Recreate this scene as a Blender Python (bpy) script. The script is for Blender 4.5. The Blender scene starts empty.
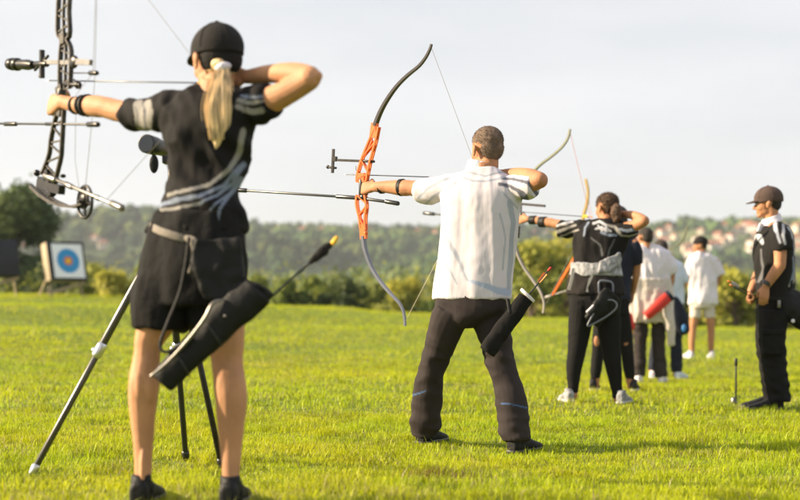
import bpy, bmesh, math, random
import numpy as np
from mathutils import Vector, Matrix, noise
random.seed(7); np.random.seed(7)
S = bpy.context.scene
COL = S.collection
F = 1300.0; HY = 298.0; CZ = 0.80      # focal length in photo pixels, horizon row, camera height

def P(px, py, Y): return Vector(((px-400)*Y/F, Y, CZ-(py-HY)*Y/F))
def V(*a): return Vector(a)

# ------------------------------------------------------------------ materials
def mat(name, col, rough=0.7, metal=0.0, var=0.12, vscale=6.0, bump=0.0, bscale=60.0, attr=False, sss=0.0, transl=0.0,
        sheen=0.0, spec=0.4, wave=None, coat=0.0):
    m = bpy.data.materials.new(name); m.use_nodes = True
    nt = m.node_tree; N = nt.nodes; L = nt.links
    b = N['Principled BSDF']; out = N['Material Output']
    b.inputs['Roughness'].default_value = rough; b.inputs['Metallic'].default_value = metal
    b.inputs['Specular IOR Level'].default_value = spec
    if sss:
        b.inputs['Subsurface Weight'].default_value = sss
        b.inputs['Subsurface Radius'].default_value = (0.012, 0.005, 0.003)
        b.inputs['Subsurface Scale'].default_value = 1.0
    if sheen: b.inputs['Sheen Weight'].default_value = sheen
    if coat: b.inputs['Coat Weight'].default_value = coat
    tc = N.new('ShaderNodeTexCoord')
    nz = N.new('ShaderNodeTexNoise'); nz.inputs['Scale'].default_value = vscale; nz.inputs['Detail'].default_value = 5
    L.new(tc.outputs['Object'], nz.inputs['Vector'])
    mr = N.new('ShaderNodeMapRange'); mr.inputs['From Min'].default_value = 0.3; mr.inputs['From Max'].default_value = 0.7
    mr.inputs['To Min'].default_value = 1-var; mr.inputs['To Max'].default_value = 1+var
    L.new(nz.outputs['Fac'], mr.inputs['Value'])
    vm = N.new('ShaderNodeVectorMath'); vm.operation = 'SCALE'
    if attr:
        at = N.new('ShaderNodeAttribute'); at.attribute_name = 'Col'
        L.new(at.outputs['Color'], vm.inputs[0])
    else:
        vm.inputs[0].default_value = col[:3]
    L.new(mr.outputs['Result'], vm.inputs['Scale'])
    L.new(vm.outputs['Vector'], b.inputs['Base Color'])
    if bump:
        n2 = N.new('ShaderNodeTexNoise'); n2.inputs['Scale'].default_value = bscale; n2.inputs['Detail'].default_value = 4
        if wave:
            mp = N.new('ShaderNodeMapping'); mp.inputs['Scale'].default_value = wave
            L.new(tc.outputs['Object'], mp.inputs['Vector']); L.new(mp.outputs['Vector'], n2.inputs['Vector'])
        else: L.new(tc.outputs['Object'], n2.inputs['Vector'])
        bp = N.new('ShaderNodeBump'); bp.inputs['Strength'].default_value = bump; bp.inputs['Distance'].default_value = 0.01
        L.new(n2.outputs['Fac'], bp.inputs['Height']); L.new(bp.outputs['Normal'], b.inputs['Normal'])
    if transl:
        tr = N.new('ShaderNodeBsdfTranslucent'); L.new(vm.outputs['Vector'], tr.inputs['Color'])
        mx = N.new('ShaderNodeMixShader'); mx.inputs[0].default_value = transl
        L.new(b.outputs[0], mx.inputs[1]); L.new(tr.outputs[0], mx.inputs[2]); L.new(mx.outputs[0], out.inputs['Surface'])
    return m

M = {}
M['skin_fair'] = mat('skin_fair', (0.48, 0.245, 0.135), 0.62, spec=0.25, var=0.16, vscale=10, sss=0.10, bump=0.10, bscale=90)
M['skin_tan'] = mat('skin_tan', (0.42, 0.200, 0.105), 0.62, spec=0.25, var=0.16, vscale=10, sss=0.10, bump=0.10, bscale=90)
M['paint_cloth'] = mat('paint_cloth', (1,1,1), 0.85, attr=True, var=0.06, bump=0.25, bscale=22, wave=(1,1,.3), spec=0.2)
M['white_cloth'] = mat('white_cloth', (0.66,0.62,0.69), 0.85, var=0.04, bump=0.3, bscale=18, wave=(1,1,.3), spec=0.25)
M['cream_cloth'] = mat('cream_cloth', (0.56,0.50,0.46), 0.9, var=0.08, bump=0.3, bscale=50, spec=0.2)
M['paleblue_cloth'] = mat('paleblue_cloth', (0.55,0.61,0.72), 0.9, var=0.06, bump=0.3, bscale=50, spec=0.2)
M['black_cloth'] = mat('black_cloth', (0.009,0.0085,0.009), 0.85, var=0.2, bump=0.3, bscale=50, spec=0.18)
M['navy_cloth'] = mat('navy_cloth', (0.014,0.017,0.032), 0.8, var=0.2, bump=0.3, bscale=50, spec=0.25)
M['trouser_cloth'] = mat('trouser_cloth', (0.032,0.025,0.025), 0.85, var=0.15, bump=0.35, bscale=45, spec=0.25)
M['black_leather'] = mat('black_leather', (0.005,0.005,0.006), 0.6, var=0.2, bump=0.25, bscale=120, spec=0.3)
M['black_plastic'] = mat('black_plastic', (0.02,0.02,0.02), 0.38, var=0.15, spec=0.5)
M['carbon'] = mat('carbon', (0.018,0.02,0.024), 0.3, var=0.15, spec=0.6)
M['dark_metal'] = mat('dark_metal', (0.035,0.032,0.03), 0.35, metal=0.7, var=0.25, vscale=30)
M['tripod_metal'] = mat('tripod_metal', (0.10,0.095,0.09), 0.3, metal=0.8, var=0.2)
M['beige_strap'] = mat('beige_strap', (0.20,0.175,0.15), 0.9, bump=0.3)
M['bag_grey'] = mat('bag_grey', (0.27,0.27,0.29), 0.9, var=0.5, vscale=25, bump=0.3)
M['grey_metal'] = mat('grey_metal', (0.22,0.205,0.19), 0.35, metal=0.85, var=0.15, vscale=30)
M['silver'] = mat('silver', (0.62,0.62,0.64), 0.3, metal=0.9, var=0.1)
M['camo'] = mat('camo', (0.055,0.045,0.036), 0.45, metal=0.2, var=0.6, vscale=45)
M['orange'] = mat('orange', (0.80,0.15,0.015), 0.35, var=0.08, coat=0.4)
M['orange_soft'] = mat('orange_soft', (0.80,0.22,0.06), 0.6)
M['yellow'] = mat('yellow', (0.90,0.50,0.03), 0.5)
M['blue'] = mat('blue', (0.05,0.20,0.50), 0.5)
M['red'] = mat('red', (0.50,0.03,0.02), 0.6, bump=0.2)
M['limb_black'] = mat('limb_black', (0.03,0.022,0.02), 0.3, var=0.2, coat=0.5)
M['limb_grey'] = mat('limb_grey', (0.13,0.14,0.18), 0.3, var=0.2, coat=0.5)
M['limb_olive'] = mat('limb_olive', (0.16,0.17,0.11), 0.35, var=0.2)
M['limb_pale'] = mat('limb_pale', (0.22,0.20,0.18), 0.35, var=0.2)
M['limb_gold'] = mat('limb_gold', (0.35,0.25,0.09), 0.35, var=0.2)
M['string'] = mat('string', (0.30,0.28,0.26), 0.7)
M['string_red'] = mat('string_red', (0.6,0.18,0.10), 0.7)
M['string_pale'] = mat('string_pale', (0.7,0.62,0.5), 0.7)
M['hair_blonde'] = mat('hair_blonde', (0.78,0.56,0.30), 0.5, var=0.3, vscale=60, bump=0.3, bscale=200)
M['hair_brown'] = mat('hair_brown', (0.085,0.045,0.025), 0.6, var=0.35, vscale=70, bump=0.8, bscale=220)
M['hair_grey'] = mat('hair_grey', (0.155,0.108,0.080), 0.9, var=0.35, vscale=30, bump=0.4, bscale=260)
M['hair_dark'] = mat('hair_dark', (0.025,0.018,0.014), 0.6, var=0.3, vscale=70, bump=0.8, bscale=220)
M['cap_black'] = mat('cap_black', (0.018,0.016,0.016), 0.85, var=0.15, bump=0.4, bscale=160, spec=0.2)
M['cap_brown'] = mat('cap_brown', (0.085,0.058,0.050), 0.9, var=0.15, bump=0.4, bscale=160, spec=0.2)
M['strand'] = mat('strand', (1,1,1), 0.45, attr=True, var=0.05, transl=0.15)
M['eye'] = mat('eye', (0.6,0.58,0.55), 0.2, var=0.02)
M['sole'] = mat('sole', (0.45,0.45,0.45), 0.7)
M['glass'] = mat('glass', (0.01,0.012,0.015), 0.06, spec=0.8)
M['house_white'] = mat('house_white', (0.62,0.58,0.52), 0.9, var=0.08, vscale=0.5)
M['house_cream'] = mat('house_cream', (0.55,0.48,0.38), 0.9, var=0.08, vscale=0.5)
M['roof_tile'] = mat('roof_tile', (0.34,0.12,0.07), 0.9, var=0.25, vscale=1.2)
M['roof_brown'] = mat('roof_brown', (0.24,0.13,0.09), 0.9, var=0.25, vscale=1.2)
M['window'] = mat('window', (0.04,0.05,0.06), 0.2)
M['bark'] = mat('bark', (0.10,0.07,0.05), 0.9, var=0.3, vscale=8, bump=0.8, bscale=20)
M['foam'] = mat('foam', (0.42,0.34,0.24), 0.9, var=0.15, vscale=12, bump=0.3)
M['dark_foam'] = mat('dark_foam', (0.025,0.028,0.035), 0.9, var=0.15, vscale=12, bump=0.3)
M['wood'] = mat('wood', (0.34,0.27,0.17), 0.8, var=0.2, vscale=8)
M['face_paper'] = mat('face_paper', (1,1,1), 0.8, attr=True, var=0.03)
M['leaf_dark'] = mat('leaf_dark', (1,1,1), 0.6, attr=True, var=0.1, transl=0.3, spec=0.25)
M['wood_crowns'] = mat('wood_crowns', (1,1,1), 0.9, attr=True, var=0.35, vscale=0.35, bump=0.8, bscale=0.8, spec=0.1)

# ------------------------------------------------------------------ mesh buffer
def crom(pts, n):
    """Catmull-Rom resample of a list of equal-length tuples"""
    a = [tuple(p) for p in pts]
    if len(a) < 3 or n < 2: return a
    out = []
    for i in range(len(a)-1):
        p0 = a[max(i-1,0)]; p1 = a[i]; p2 = a[i+1]; p3 = a[min(i+2,len(a)-1)]
        for k in range(n):
            t = k/n; t2 = t*t; t3 = t2*t
            out.append(tuple(0.5*((2*b)+(-a_+c)*t+(2*a_-5*b+4*c-d)*t2+(-a_+3*b-3*c+d)*t3) for a_,b,c,d in zip(p0,p1,p2,p3)))
    out.append(a[-1]); return out

class MB:
    def __init__(s): s.v = []; s.f = []; s.mi = []
    def ring_loft(s, rings, caps=True, closed=True):
        b = len(s.v); n = len(rings[0])
        for r in rings: s.v += [Vector(p) for p in r]
        for i in range(len(rings)-1):
            for k in range(n if closed else n-1):
                k2 = (k+1) % n
                s.f.append((b+i*n+k, b+i*n+k2, b+(i+1)*n+k2, b+(i+1)*n+k))
        if caps:
            for i, rev in ((0, True), (len(rings)-1, False)):
                ids = [b+i*n+k for k in range(n)]
                if rev: ids = ids[::-1]
                s.f.append(tuple(ids))
        return s
    def ellrings(s, rs, n=24, p=2.0):
        """rs: list of (centre, a, b) ellipse rings"""
        R = []
        for c, a, b in rs:
            ring = []
            for k in range(n):
                t = 2*math.pi*k/n; ct = math.cos(t); st = math.sin(t)
                e = 2.0/p
                ring.append(c + a*(math.copysign(abs(ct)**e, ct)) + b*(math.copysign(abs(st)**e, st)))
            R.append(ring)
        return s.ring_loft(R)
    def tube(s, pts, rad, n=14, flat=1.0, side=None, round_caps=True, sub=1):
        """pts list of Vectors, rad list/float (flat scales the second axis)"""
        if not isinstance(rad, (list, tuple)): rad = [rad]*len(pts)
        if sub > 1 and len(pts) > 2:
            q = crom([(p.x,p.y,p.z,r) for p, r in zip(pts, rad)], sub)
            pts = [V(*t[:3]) for t in q]; rad = [max(t[3], 1e-4) for t in q]
        pts = [Vector(p) for p in pts]; m = len(pts)
        T = []
        for i in range(m):
            t = pts[min(i+1,m-1)]-pts[max(i-1,0)]
            T.append(t.normalized() if t.length > 1e-9 else V(0,0,1))
        ref = Vector(side) if side is not None else (V(0,0,1) if abs(T[0].z) < 0.9 else V(1,0,0))
        a = (ref - T[0]*ref.dot(T[0])).normalized()
        rs = []
        for i in range(m):
            a = (a - T[i]*a.dot(T[i])).normalized(); b = T[i].cross(a)
            if i == 0 and round_caps:
                for q in (0.35, 0.8): rs.append((pts[0]-T[0]*rad[0]*math.sqrt(1-q*q)*0.8, a*rad[0]*q, b*rad[0]*q*flat))
            rs.append((pts[i], a*rad[i], b*rad[i]*flat))
            if i == m-1 and round_caps:
                for q in (0.8, 0.35): rs.append((pts[i]+T[i]*rad[i]*math.sqrt(1-q*q)*0.8, a*rad[i]*q, b*rad[i]*q*flat))
        return s.ellrings(rs, n)
    def ell(s, c, ax, ay, az, n=18, m=10):
        """ellipsoid with axis vectors"""
        rs = []
        for i in range(m+1):
            t = math.pi*(i+0.02 if i == 0 else (i-0.02 if i == m else i))/m
            rs.append((c+az*math.cos(t), ax*math.sin(t), ay*math.sin(t)))
        return s.ellrings(rs, n)
    def box(s, c, a, b, d):
        """centre, half-axis vectors"""
        i0 = len(s.v)
        for sx in (-1,1):
            for sy in (-1,1):
                for sz in (-1,1): s.v.append(c+a*sx+b*sy+d*sz)
        for q in ((0,1,3,2),(4,6,7,5),(0,4,5,1),(2,3,7,6),(0,2,6,4),(1,5,7,3)): s.f.append(tuple(i0+k for k in q))
        return s
    def strip(s, pts, w, t, nvec):
        """rectangular sweep: w half-width in plane, t half-thickness along nvec"""
        m = len(pts); R = []
        for i in range(m):
            T = (pts[min(i+1,m-1)]-pts[max(i-1,0)]).normalized()
            nn = (nvec - T*nvec.dot(T)).normalized(); q = T.cross(nn)
            wi = w[i] if isinstance(w, (list,tuple)) else w
            ti = t[i] if isinstance(t, (list,tuple)) else t
            R.append([pts[i]+q*wi+nn*ti, pts[i]-q*wi+nn*ti, pts[i]-q*wi-nn*ti, pts[i]+q*wi-nn*ti])
        return s.ring_loft(R)
    def poly(s, pts, nvec, th):
        """extruded polygon"""
        R = [[p-nvec*th for p in pts], [p+nvec*th for p in pts]]
        return s.ring_loft(R)

def root_of(o):
    while o.parent: o = o.parent
    return o
def mkobj(name, me, m, parent, base):
    o = bpy.data.objects.new(name, me); COL.objects.link(o)
    if m is not None: me.materials.append(m)
    if parent is not None: o.parent = parent
    elif base is not None: o.location = base
    return o
def build(name, mb, m, parent=None, base=None, voxel=None, smooth=3, disp=None, paint=None, shade=True, bevel=None):
    """link the buffer as ONE mesh object; world coordinates are made local to the thing's base"""
    B = root_of(parent).location.copy() if parent is not None else (Vector(base) if base is not None else V(0,0,0))
    me = bpy.data.meshes.new(name); me.from_pydata([tuple(p) for p in mb.v], [], mb.f); me.update()
    bm = bmesh.new(); bm.from_mesh(me); bmesh.ops.recalc_face_normals(bm, faces=bm.faces); bm.to_mesh(me); bm.free()
    if voxel or bevel:
        t = bpy.data.objects.new('tmp', me); COL.objects.link(t)
        if voxel:
            r = t.modifiers.new('r', 'REMESH'); r.mode = 'VOXEL'; r.voxel_size = voxel
            if smooth:
                q = t.modifiers.new('s', 'SMOOTH'); q.iterations = smooth; q.factor = 0.5
        if bevel:
            q = t.modifiers.new('b', 'BEVEL'); q.width = bevel; q.segments = 2; q.limit_method = 'ANGLE'
        dg = bpy.context.evaluated_depsgraph_get()
        me2 = bpy.data.meshes.new_from_object(t.evaluated_get(dg))
        bpy.data.objects.remove(t); bpy.data.meshes.remove(me); me = me2; me.name = name
        me.materials.clear()
    if disp:
        nor = [v.normal.copy() for v in me.vertices]
        for v, n_ in zip(me.vertices, nor): v.co += n_*disp(v.co, n_)
        me.update()
    if paint:
        ca = me.color_attributes.new('Col', 'FLOAT_COLOR', 'POINT')
        for i, v in enumerate(me.vertices):
            c = paint(v.co, v.normal); ca.data[i].color = (c[0], c[1], c[2], 1)
    me.transform(Matrix.Translation(-B))
    if shade:
        me.polygons.foreach_set('use_smooth', [True]*len(me.polygons))
        if bevel is None and voxel is None and len(me.polygons) < 60000:
            try: me.set_sharp_from_angle(angle=math.radians(50))
            except Exception: pass
    return mkobj(name, me, m, parent, B if parent is None else None)
def tag(o, label, cat=None, group=None, kind=None):
    if label: o['label'] = label
    if cat: o['category'] = cat
    if group: o['group'] = group
    if kind: o['kind'] = kind
    return o
def empty(name, base, label=None, cat=None, group=None):
    o = bpy.data.objects.new(name, None); COL.objects.link(o); o.location = base; o.empty_display_size = 0.2
    return tag(o, label, cat, group)

# ------------------------------------------------------------------ terrain
FP = []
def fp(px, py, Y):
    p = P(px, py, Y); FP.append((p.x, p.y, p.z))
for a in [(142,504,4.62),(232,506,4.57),(428,444,7.3),(524,454,6.95),(571,400,10.4),(620,405,10.15),(592,390,12.3),(632,392,12.2),
          (640,382,14.8),(660,383,14.7),(652,378,16.0),(676,380,15.9),(691,358,19.0),(711,359,19.0),(765,409,10.6),(785,410,10.4),(736,404,10.8),
          (75,297,34),(15,296,34),(30,476,5.5),(186,461,6.1),(220,468,5.85),
          (-60,293,38),(0,294,38),(200,298,38),(300,307,38),(430,314,38),(560,319,38),(700,328,38),(800,331,38),(900,333,38),
          (0,305,28),(400,328,28),(800,345,28),(400,352,20),(200,340,20),(0,330,20),(900,372,16),(0,410,9),(300,400,10),(400,380,12.5),(800,470,6.2),(900,420,9)]: fp(*a)
FP += [(0,2,-.0+0.03),(-3,2,0.06),(3,2,-.02),(-3,-3,0.05),(3,-3,0),(0,-12,0),(-14,-12,.1),(14,-12,-.1),(-12,10,.25),(-14,20,.5),(14,12,-.2),(16,22,-.1),(22,38,-.4),(-26,38,1.2),(-9,5,.15),(9,5,-.1)]
FPA = np.array(FP)
SKY = [(-2500,190),(-400,207),(0,216),(60,216),(140,214),(240,216),(330,217),(400,219),(520,216),(640,219),(700,215),(800,214),(1200,212),(3500,200)]
def sstep(a, b, x):
    t = np.clip((x-a)/(b-a), 0, 1); return t*t*(3-2*t)
def terr(X, Y):
    X = np.atleast_1d(np.asarray(X, float)); Y = np.atleast_1d(np.asarray(Y, float))
    Yn = np.minimum(Y, 38.0); Xn = np.where(Y > 38, X*38/np.maximum(Y,1), X)
    sc = 0.35+0.035*np.maximum(Yn,0)
    d2 = (Xn[...,None]-FPA[:,0])**2+(Yn[...,None]-FPA[:,1])**2
    w = 1/(d2+(sc[...,None]*0.5)**2)**1.6
    z = (w*FPA[:,2]).sum(-1)/w.sum(-1)
    # beyond the edge of the field: a valley, a middle ridge, then the far hillside
    px = 400+F*X/np.maximum(Y, 1)
    und = 3.0*np.sin(X*0.011+1.3)*np.cos(Y*0.009)+2.0*np.sin(X*0.027+Y*0.013)
    drop = -6*sstep(39,75,Y)-22*sstep(70,230,Y)
    mid = (22+5*np.sin(X*0.013+.5)) * np.exp(-((Y-370-25*np.sin(X*0.01))/75)**2)
    Yc = 1150.0
    crest = CZ+(HY-np.interp(px, [s[0] for s in SKY], [s[1] for s in SKY]))/F*Yc - 17
    far = (crest+28)*sstep(430, Yc, Y)*(1-0.15*sstep(Yc+50, 2500, Y))
    far += (9*np.sin(X*0.012+0.7)*np.sin(Y*0.010+1.0)+5*np.sin(X*0.031-Y*0.017))*sstep(450,700,Y)*(1-sstep(950,Yc,Y))
    return z + drop + np.where(Y > 38, mid+far+und*sstep(60,200,Y)*(1-sstep(900,Yc,Y)), 0)
def tz(x, y): return float(terr(x, y)[0])
def ground_hit(px, py, y0=40, y1=1400):
    """distance at which the line of sight meets the land"""
    Y = np.linspace(y0, y1, 700); X = (px-400)*Y/F; Z = CZ-(py-HY)*Y/F
    h = terr(X, Y); k = np.argmax(h > Z)
    return float(Y[k]) if h[k] > Z[k] else None

def grid_mesh():
    ys = [-14]
    while ys[-1] < 4200:
        y = ys[-1]; ys.append(y + (0.35 if 3 < y < 42 else (0.8 if y < 3 else max(0.8, y*0.018))))
    ys = np.array(ys); ts = np.linspace(-1, 1, 221); ts = np.sign(ts)*np.abs(ts)**1.25
    W = 14+np.maximum(ys,0)*1.0
    X = W[:,None]*ts[None,:]; Y = np.repeat(ys[:,None], len(ts), 1)
    Z = np.vstack([terr(X[i], Y[i]) for i in range(len(ys))])
    n, m = X.shape
    v = np.stack([X,Y,Z], -1).reshape(-1,3)
    i = np.arange(n*m).reshape(n,m)
    f = np.stack([i[:-1,:-1], i[:-1,1:], i[1:,1:], i[1:,:-1]], -1).reshape(-1,4)
    me = bpy.data.meshes.new('ground'); me.from_pydata(v.tolist(), [], f.tolist()); me.update()
    me.polygons.foreach_set('use_smooth', [True]*len(me.polygons))
    return me
def ground_mat():
    m = bpy.data.materials.new('ground'); m.use_nodes = True; nt = m.node_tree; N = nt.nodes; L = nt.links; b = N['Principled BSDF']
    b.inputs['Roughness'].default_value = 0.95; b.inputs['Specular IOR Level'].default_value = 0.1
    g = N.new('ShaderNodeNewGeometry'); sp = N.new('ShaderNodeSeparateXYZ'); L.new(g.outputs['Position'], sp.inputs[0])
    def noise_(s, d=5):
        n = N.new('ShaderNodeTexNoise'); n.inputs['Scale'].default_value = s; n.inputs['Detail'].default_value = d
        L.new(g.outputs['Position'], n.inputs['Vector']); return n
    def ramp(fac, stops):
        r = N.new('ShaderNodeValToRGB'); L.new(fac, r.inputs[0]); e = r.color_ramp.elements
        while len(e) < len(stops): e.new(0.5)
        for k, (p, c) in enumerate(stops): e[k].position = p; e[k].color = (*c, 1)
        return r
    n1 = noise_(7); near = ramp(n1.outputs['Fac'], [(0.3,(0.07,0.085,0.02)), (0.55,(0.15,0.20,0.03)), (0.8,(0.24,0.27,0.06))])
    n2 = noise_(0.02, 6); far = ramp(n2.outputs['Fac'], [(0.35,(0.045,0.07,0.03)), (0.5,(0.09,0.12,0.045)), (0.62,(0.16,0.18,0.07)), (0.75,(0.22,0.2,0.1))])
    mr = N.new('ShaderNodeMapRange'); mr.inputs['From Min'].default_value = 39; mr.inputs['From Max'].default_value = 44; L.new(sp.outputs['Y'], mr.inputs['Value'])
    mx = N.new('ShaderNodeMix'); mx.data_type = 'RGBA'; L.new(mr.outputs[0], mx.inputs['Factor']); L.new(near.outputs[0], mx.inputs['A']); L.new(far.outputs[0], mx.inputs['B'])
    L.new(mx.outputs['Result'], b.inputs['Base Color'])
    bp = N.new('ShaderNodeBump'); bp.inputs['Strength'].default_value = 0.6; bp.inputs['Distance'].default_value = 0.03
    n3 = noise_(35, 4); L.new(n3.outputs['Fac'], bp.inputs['Height']); L.new(bp.outputs['Normal'], b.inputs['Normal'])
    return m
gr = mkobj('ground', grid_mesh(), ground_mat(), None, None); gr['kind'] = 'structure'

# ------------------------------------------------------------------ grass
def np_mesh(name, verts, tris, cols, m, quads=None):
    me = bpy.data.meshes.new(name)
    nt_ = len(tris); nq = 0 if quads is None else len(quads)
    me.vertices.add(len(verts)); me.vertices.foreach_set('co', verts.astype(np.float32).ravel())
    loops = np.concatenate(([quads.ravel()] if nq else [])+[tris.ravel()]).astype(np.int32) if nt_ else quads.ravel().astype(np.int32)
    me.loops.add(len(loops)); me.loops.foreach_set('vertex_index', loops)
    me.polygons.add(nt_+nq)
    st = np.concatenate([np.arange(nq)*4, nq*4+np.arange(nt_)*3]).astype(np.int32)
    me.polygons.foreach_set('loop_start', st)
    me.update(calc_edges=True); me.validate()
    ca = me.color_attributes.new('Col', 'FLOAT_COLOR', 'POINT')
    ca.data.foreach_set('color', np.concatenate([cols, np.ones((len(cols),1))], 1).astype(np.float32).ravel())
    me.materials.append(m)
    o = bpy.data.objects.new(name, me); COL.objects.link(o); return o
def vnoise(x, y, s, seed=0):
    """cheap smooth value noise"""
    xs = x*s+seed*17.3; ys = y*s-seed*9.1
    xi = np.floor(xs).astype(int); yi = np.floor(ys).astype(int); xf = xs-xi; yf = ys-yi
    xf = xf*xf*(3-2*xf); yf = yf*yf*(3-2*yf)
    def h(a, b): 
        q = np.sin(a*127.1+b*311.7+seed)*43758.5453; return q-np.floor(q)
    return (h(xi,yi)*(1-xf)+h(xi+1,yi)*xf)*(1-yf)+(h(xi,yi+1)*(1-xf)+h(xi+1,yi+1)*xf)*yf
def grass():
    X=[];Y=[];K=[]
    for (y0,y1,dens,k) in ((3.6,9.0,8500,1.0),(9.0,18.0,1700,1.9),(18.0,39.5,330,3.6)):
        xw = 0.31*y1+1.3; A = (y1-y0)*2*xw; n = int(A*dens)
        x = np.random.uniform(-xw,xw,n); y = np.random.uniform(y0,y1,n)
        ok = np.abs(x) < 0.31*y+1.2
        keep = vnoise(x,y,9,3)*0.6+vnoise(x,y,2.3,5)*0.4
        ok &= (np.random.rand(n) < 0.35+0.9*keep)
        X.append(x[ok]);Y.append(y[ok]);K.append(np.full(ok.sum(),k))
    X=np.concatenate(X);Y=np.concatenate(Y);K=np.concatenate(K); n=len(X)
    Z=np.concatenate([terr(X[i:i+20000],Y[i:i+20000]) for i in range(0,n,20000)])
    tuft = vnoise(X,Y,5,1)*0.6+vnoise(X,Y,14,2)*0.4
    h = (0.012+0.075*tuft**2.4+0.014*np.random.rand(n))*(1+0.12*(K-1)); lg=np.random.rand(n)<0.02; h[lg]*=1.8
    w = 0.0017*K**0.8*(0.6+0.9*np.random.rand(n)**2); w[lg]*=1.5
    a = np.random.rand(n)*2*np.pi; lean = np.random.rand(n)*0.9+0.15
    dx=np.cos(a);dy=np.sin(a); sa=a+np.pi/2+np.random.randn(n)*0.5; sx=np.cos(sa);sy=np.sin(sa)
    vs=np.zeros((n,5,3))
    base=np.stack([X,Y,Z-0.003],-1); side=np.stack([sx*w,sy*w,0*w],-1)
    mid=base+np.stack([dx*lean*h*0.3,dy*lean*h*0.3,h*0.55],-1); tip=base+np.stack([dx*lean*h*0.95,dy*lean*h*0.95,h*(1.0-0.25*lean)],-1)
    vs[:,0]=base-side;vs[:,1]=base+side;vs[:,2]=mid-side*0.8;vs[:,3]=mid+side*0.8;vs[:,4]=tip
    i=np.arange(n)*5
    q=np.stack([i,i+1,i+3,i+2],-1);t=np.stack([i+2,i+3,i+4],-1)
    r=np.random.rand(n); big=vnoise(X,Y,0.8,8)*0.5+vnoise(X,Y,3.1,9)*0.5
    g=np.stack([0.38+0.18*r*big+0.10*big,0.46+0.10*r+0.04*big,0.008+0.012*r],-1)
    dry=np.random.rand(n)<(0.06+0.14*(vnoise(X,Y,2.1,11)>0.68)); g[dry]=np.array([0.42,0.36,0.16])*(0.7+0.5*np.random.rand(dry.sum())[:,None])
    dk=np.random.rand(n)<0.12+0.45*(vnoise(X,Y,4.3,21)*.6+vnoise(X,Y,13,22)*.4>0.56); g[dk&~dry]*=0.5
    bare=((X-.15)**2/.03+(Y-5.55)**2/.012<1)&(np.random.rand(n)<.45); g[bare]=np.array([0.22,0.13,0.06])
    c=np.repeat(g[:,None,:],5,1)
    gm = mat('grass', (1,1,1), 0.5, attr=True, var=0.03, transl=0.45, spec=0.25)
    return np_mesh('grass', vs.reshape(-1,3), t, c.reshape(-1,3), gm, q)
tag(grass(), 'bright yellow green short grass of the archery field', 'grass', kind='stuff')
# ------------------------------------------------------------------ trees, shrubs, woods, houses
def leafcloud(name, m, parent, B, blobs, nleaf, size, cols, squash=1.0):
    """leaf-sized faces through the volume of overlapping clumps"""
    C=[];R=[]
    for c, r in blobs: C.append(c); R.append(r)
    C=np.array(C);R=np.array(R); p=R**2/np.sum(R**2); n=nleaf
    k=np.random.choice(len(C), n, p=p)
    d=np.random.randn(n,3); d/=np.linalg.norm(d,axis=1)[:,None]
    rr=(0.40+0.62*np.random.rand(n)**0.6+0.22*np.abs(np.random.randn(n))*(np.random.rand(n)<.25))[:,None]
    pos=C[k]+d*rr*R[k][:,None]*np.array([1,1,squash])
    a=np.random.randn(n,3); a+=d*0.3; a/=np.linalg.norm(a,axis=1)[:,None]
    b=np.cross(a,d+np.random.randn(n,3)*0.6); b/=np.linalg.norm(b,axis=1)[:,None]+1e-9
    s=size*(0.6+0.8*np.random.rand(n))[:,None]
    vs=np.stack([pos-a*s,pos+b*s*0.6,pos+a*s,pos-b*s*0.6],1)
    i=np.arange(n)*4; q=np.stack([i,i+1,i+2,i+3],-1)
    cc=np.array(cols); clump=np.random.rand(len(C)); tcol=np.clip(clump[k]+np.random.randn(n)*0.22,0,0.999)*(len(cc)-1)
    lo=tcol.astype(int); fr=(tcol-lo)[:,None]; g=cc[lo]*(1-fr)+cc[np.minimum(lo+1,len(cc)-1)]*fr
    o=np_mesh(name, vs.reshape(-1,3), np.zeros((0,3),int), np.repeat(g[:,None,:],4,1).reshape(-1,3), m, q)
    if parent is not None: o.parent=parent
    return o
def make_tree(base, h, w, label, seed, cols, leaf=0.16, n=9000, trunk=True, name='tree', cat='tree', group=None, low=0.15):
    rnd=random.Random(seed); t=empty(name, base, label, cat, group)
    blobs=[]
    for k in range(30 if h>5 else 12):
        a=rnd.random()*6.28; zz=low*h+rnd.random()**0.85*(0.86-low)*h; q=math.sin(math.pi*min(1,max(0.12,(zz/h)*0.85+0.1)))**0.7
        r=w*0.5*q*rnd.random()**0.35*0.86
        rr=w*(0.09+0.13*rnd.random())
        blobs.append(((r*math.cos(a), r*math.sin(a), zz), rr))
    blobs.append(((0,0,h*0.84), w*0.17))
    mb=MB(); B=Vector(base)
    mb.tube([B+V(0,0,-0.4),B+V(w*0.01,0,h*0.3),B+V(-w*0.02,w*.02,h*0.8)],[w*0.035+0.03,w*0.025+0.02,w*0.008+0.008],8)
    for c, r in blobs[::2]:
        z0=c[2]*0.5
        mb.tube([B+V(0,0,z0), B+V(c[0]*0.5,c[1]*0.5,z0+(c[2]-z0)*0.6), B+V(*c)],[w*0.016+0.01,w*0.010+0.006,0.006],6)
    build('trunk', mb, M['bark'], t)
    leafcloud('crown', M['leaf_dark'], t, B, blobs, n, leaf, cols)
    return t
DK=[(0.041, 0.061, 0.025), (0.068, 0.095, 0.03), (0.121, 0.155, 0.041)]
OL=[(0.135, 0.165, 0.032), (0.27, 0.3, 0.051), (0.45, 0.435, 0.079)]
YL=[(0.196, 0.21, 0.032), (0.378, 0.378, 0.052), (0.588, 0.532, 0.095)]
MD=[(0.08, 0.12, 0.026), (0.176, 0.224, 0.042), (0.304, 0.336, 0.06)]
def gp(px, Y, dz=0.0): X=(px-400)*Y/F; return V(X, Y, tz(X,Y)+dz)
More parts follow.
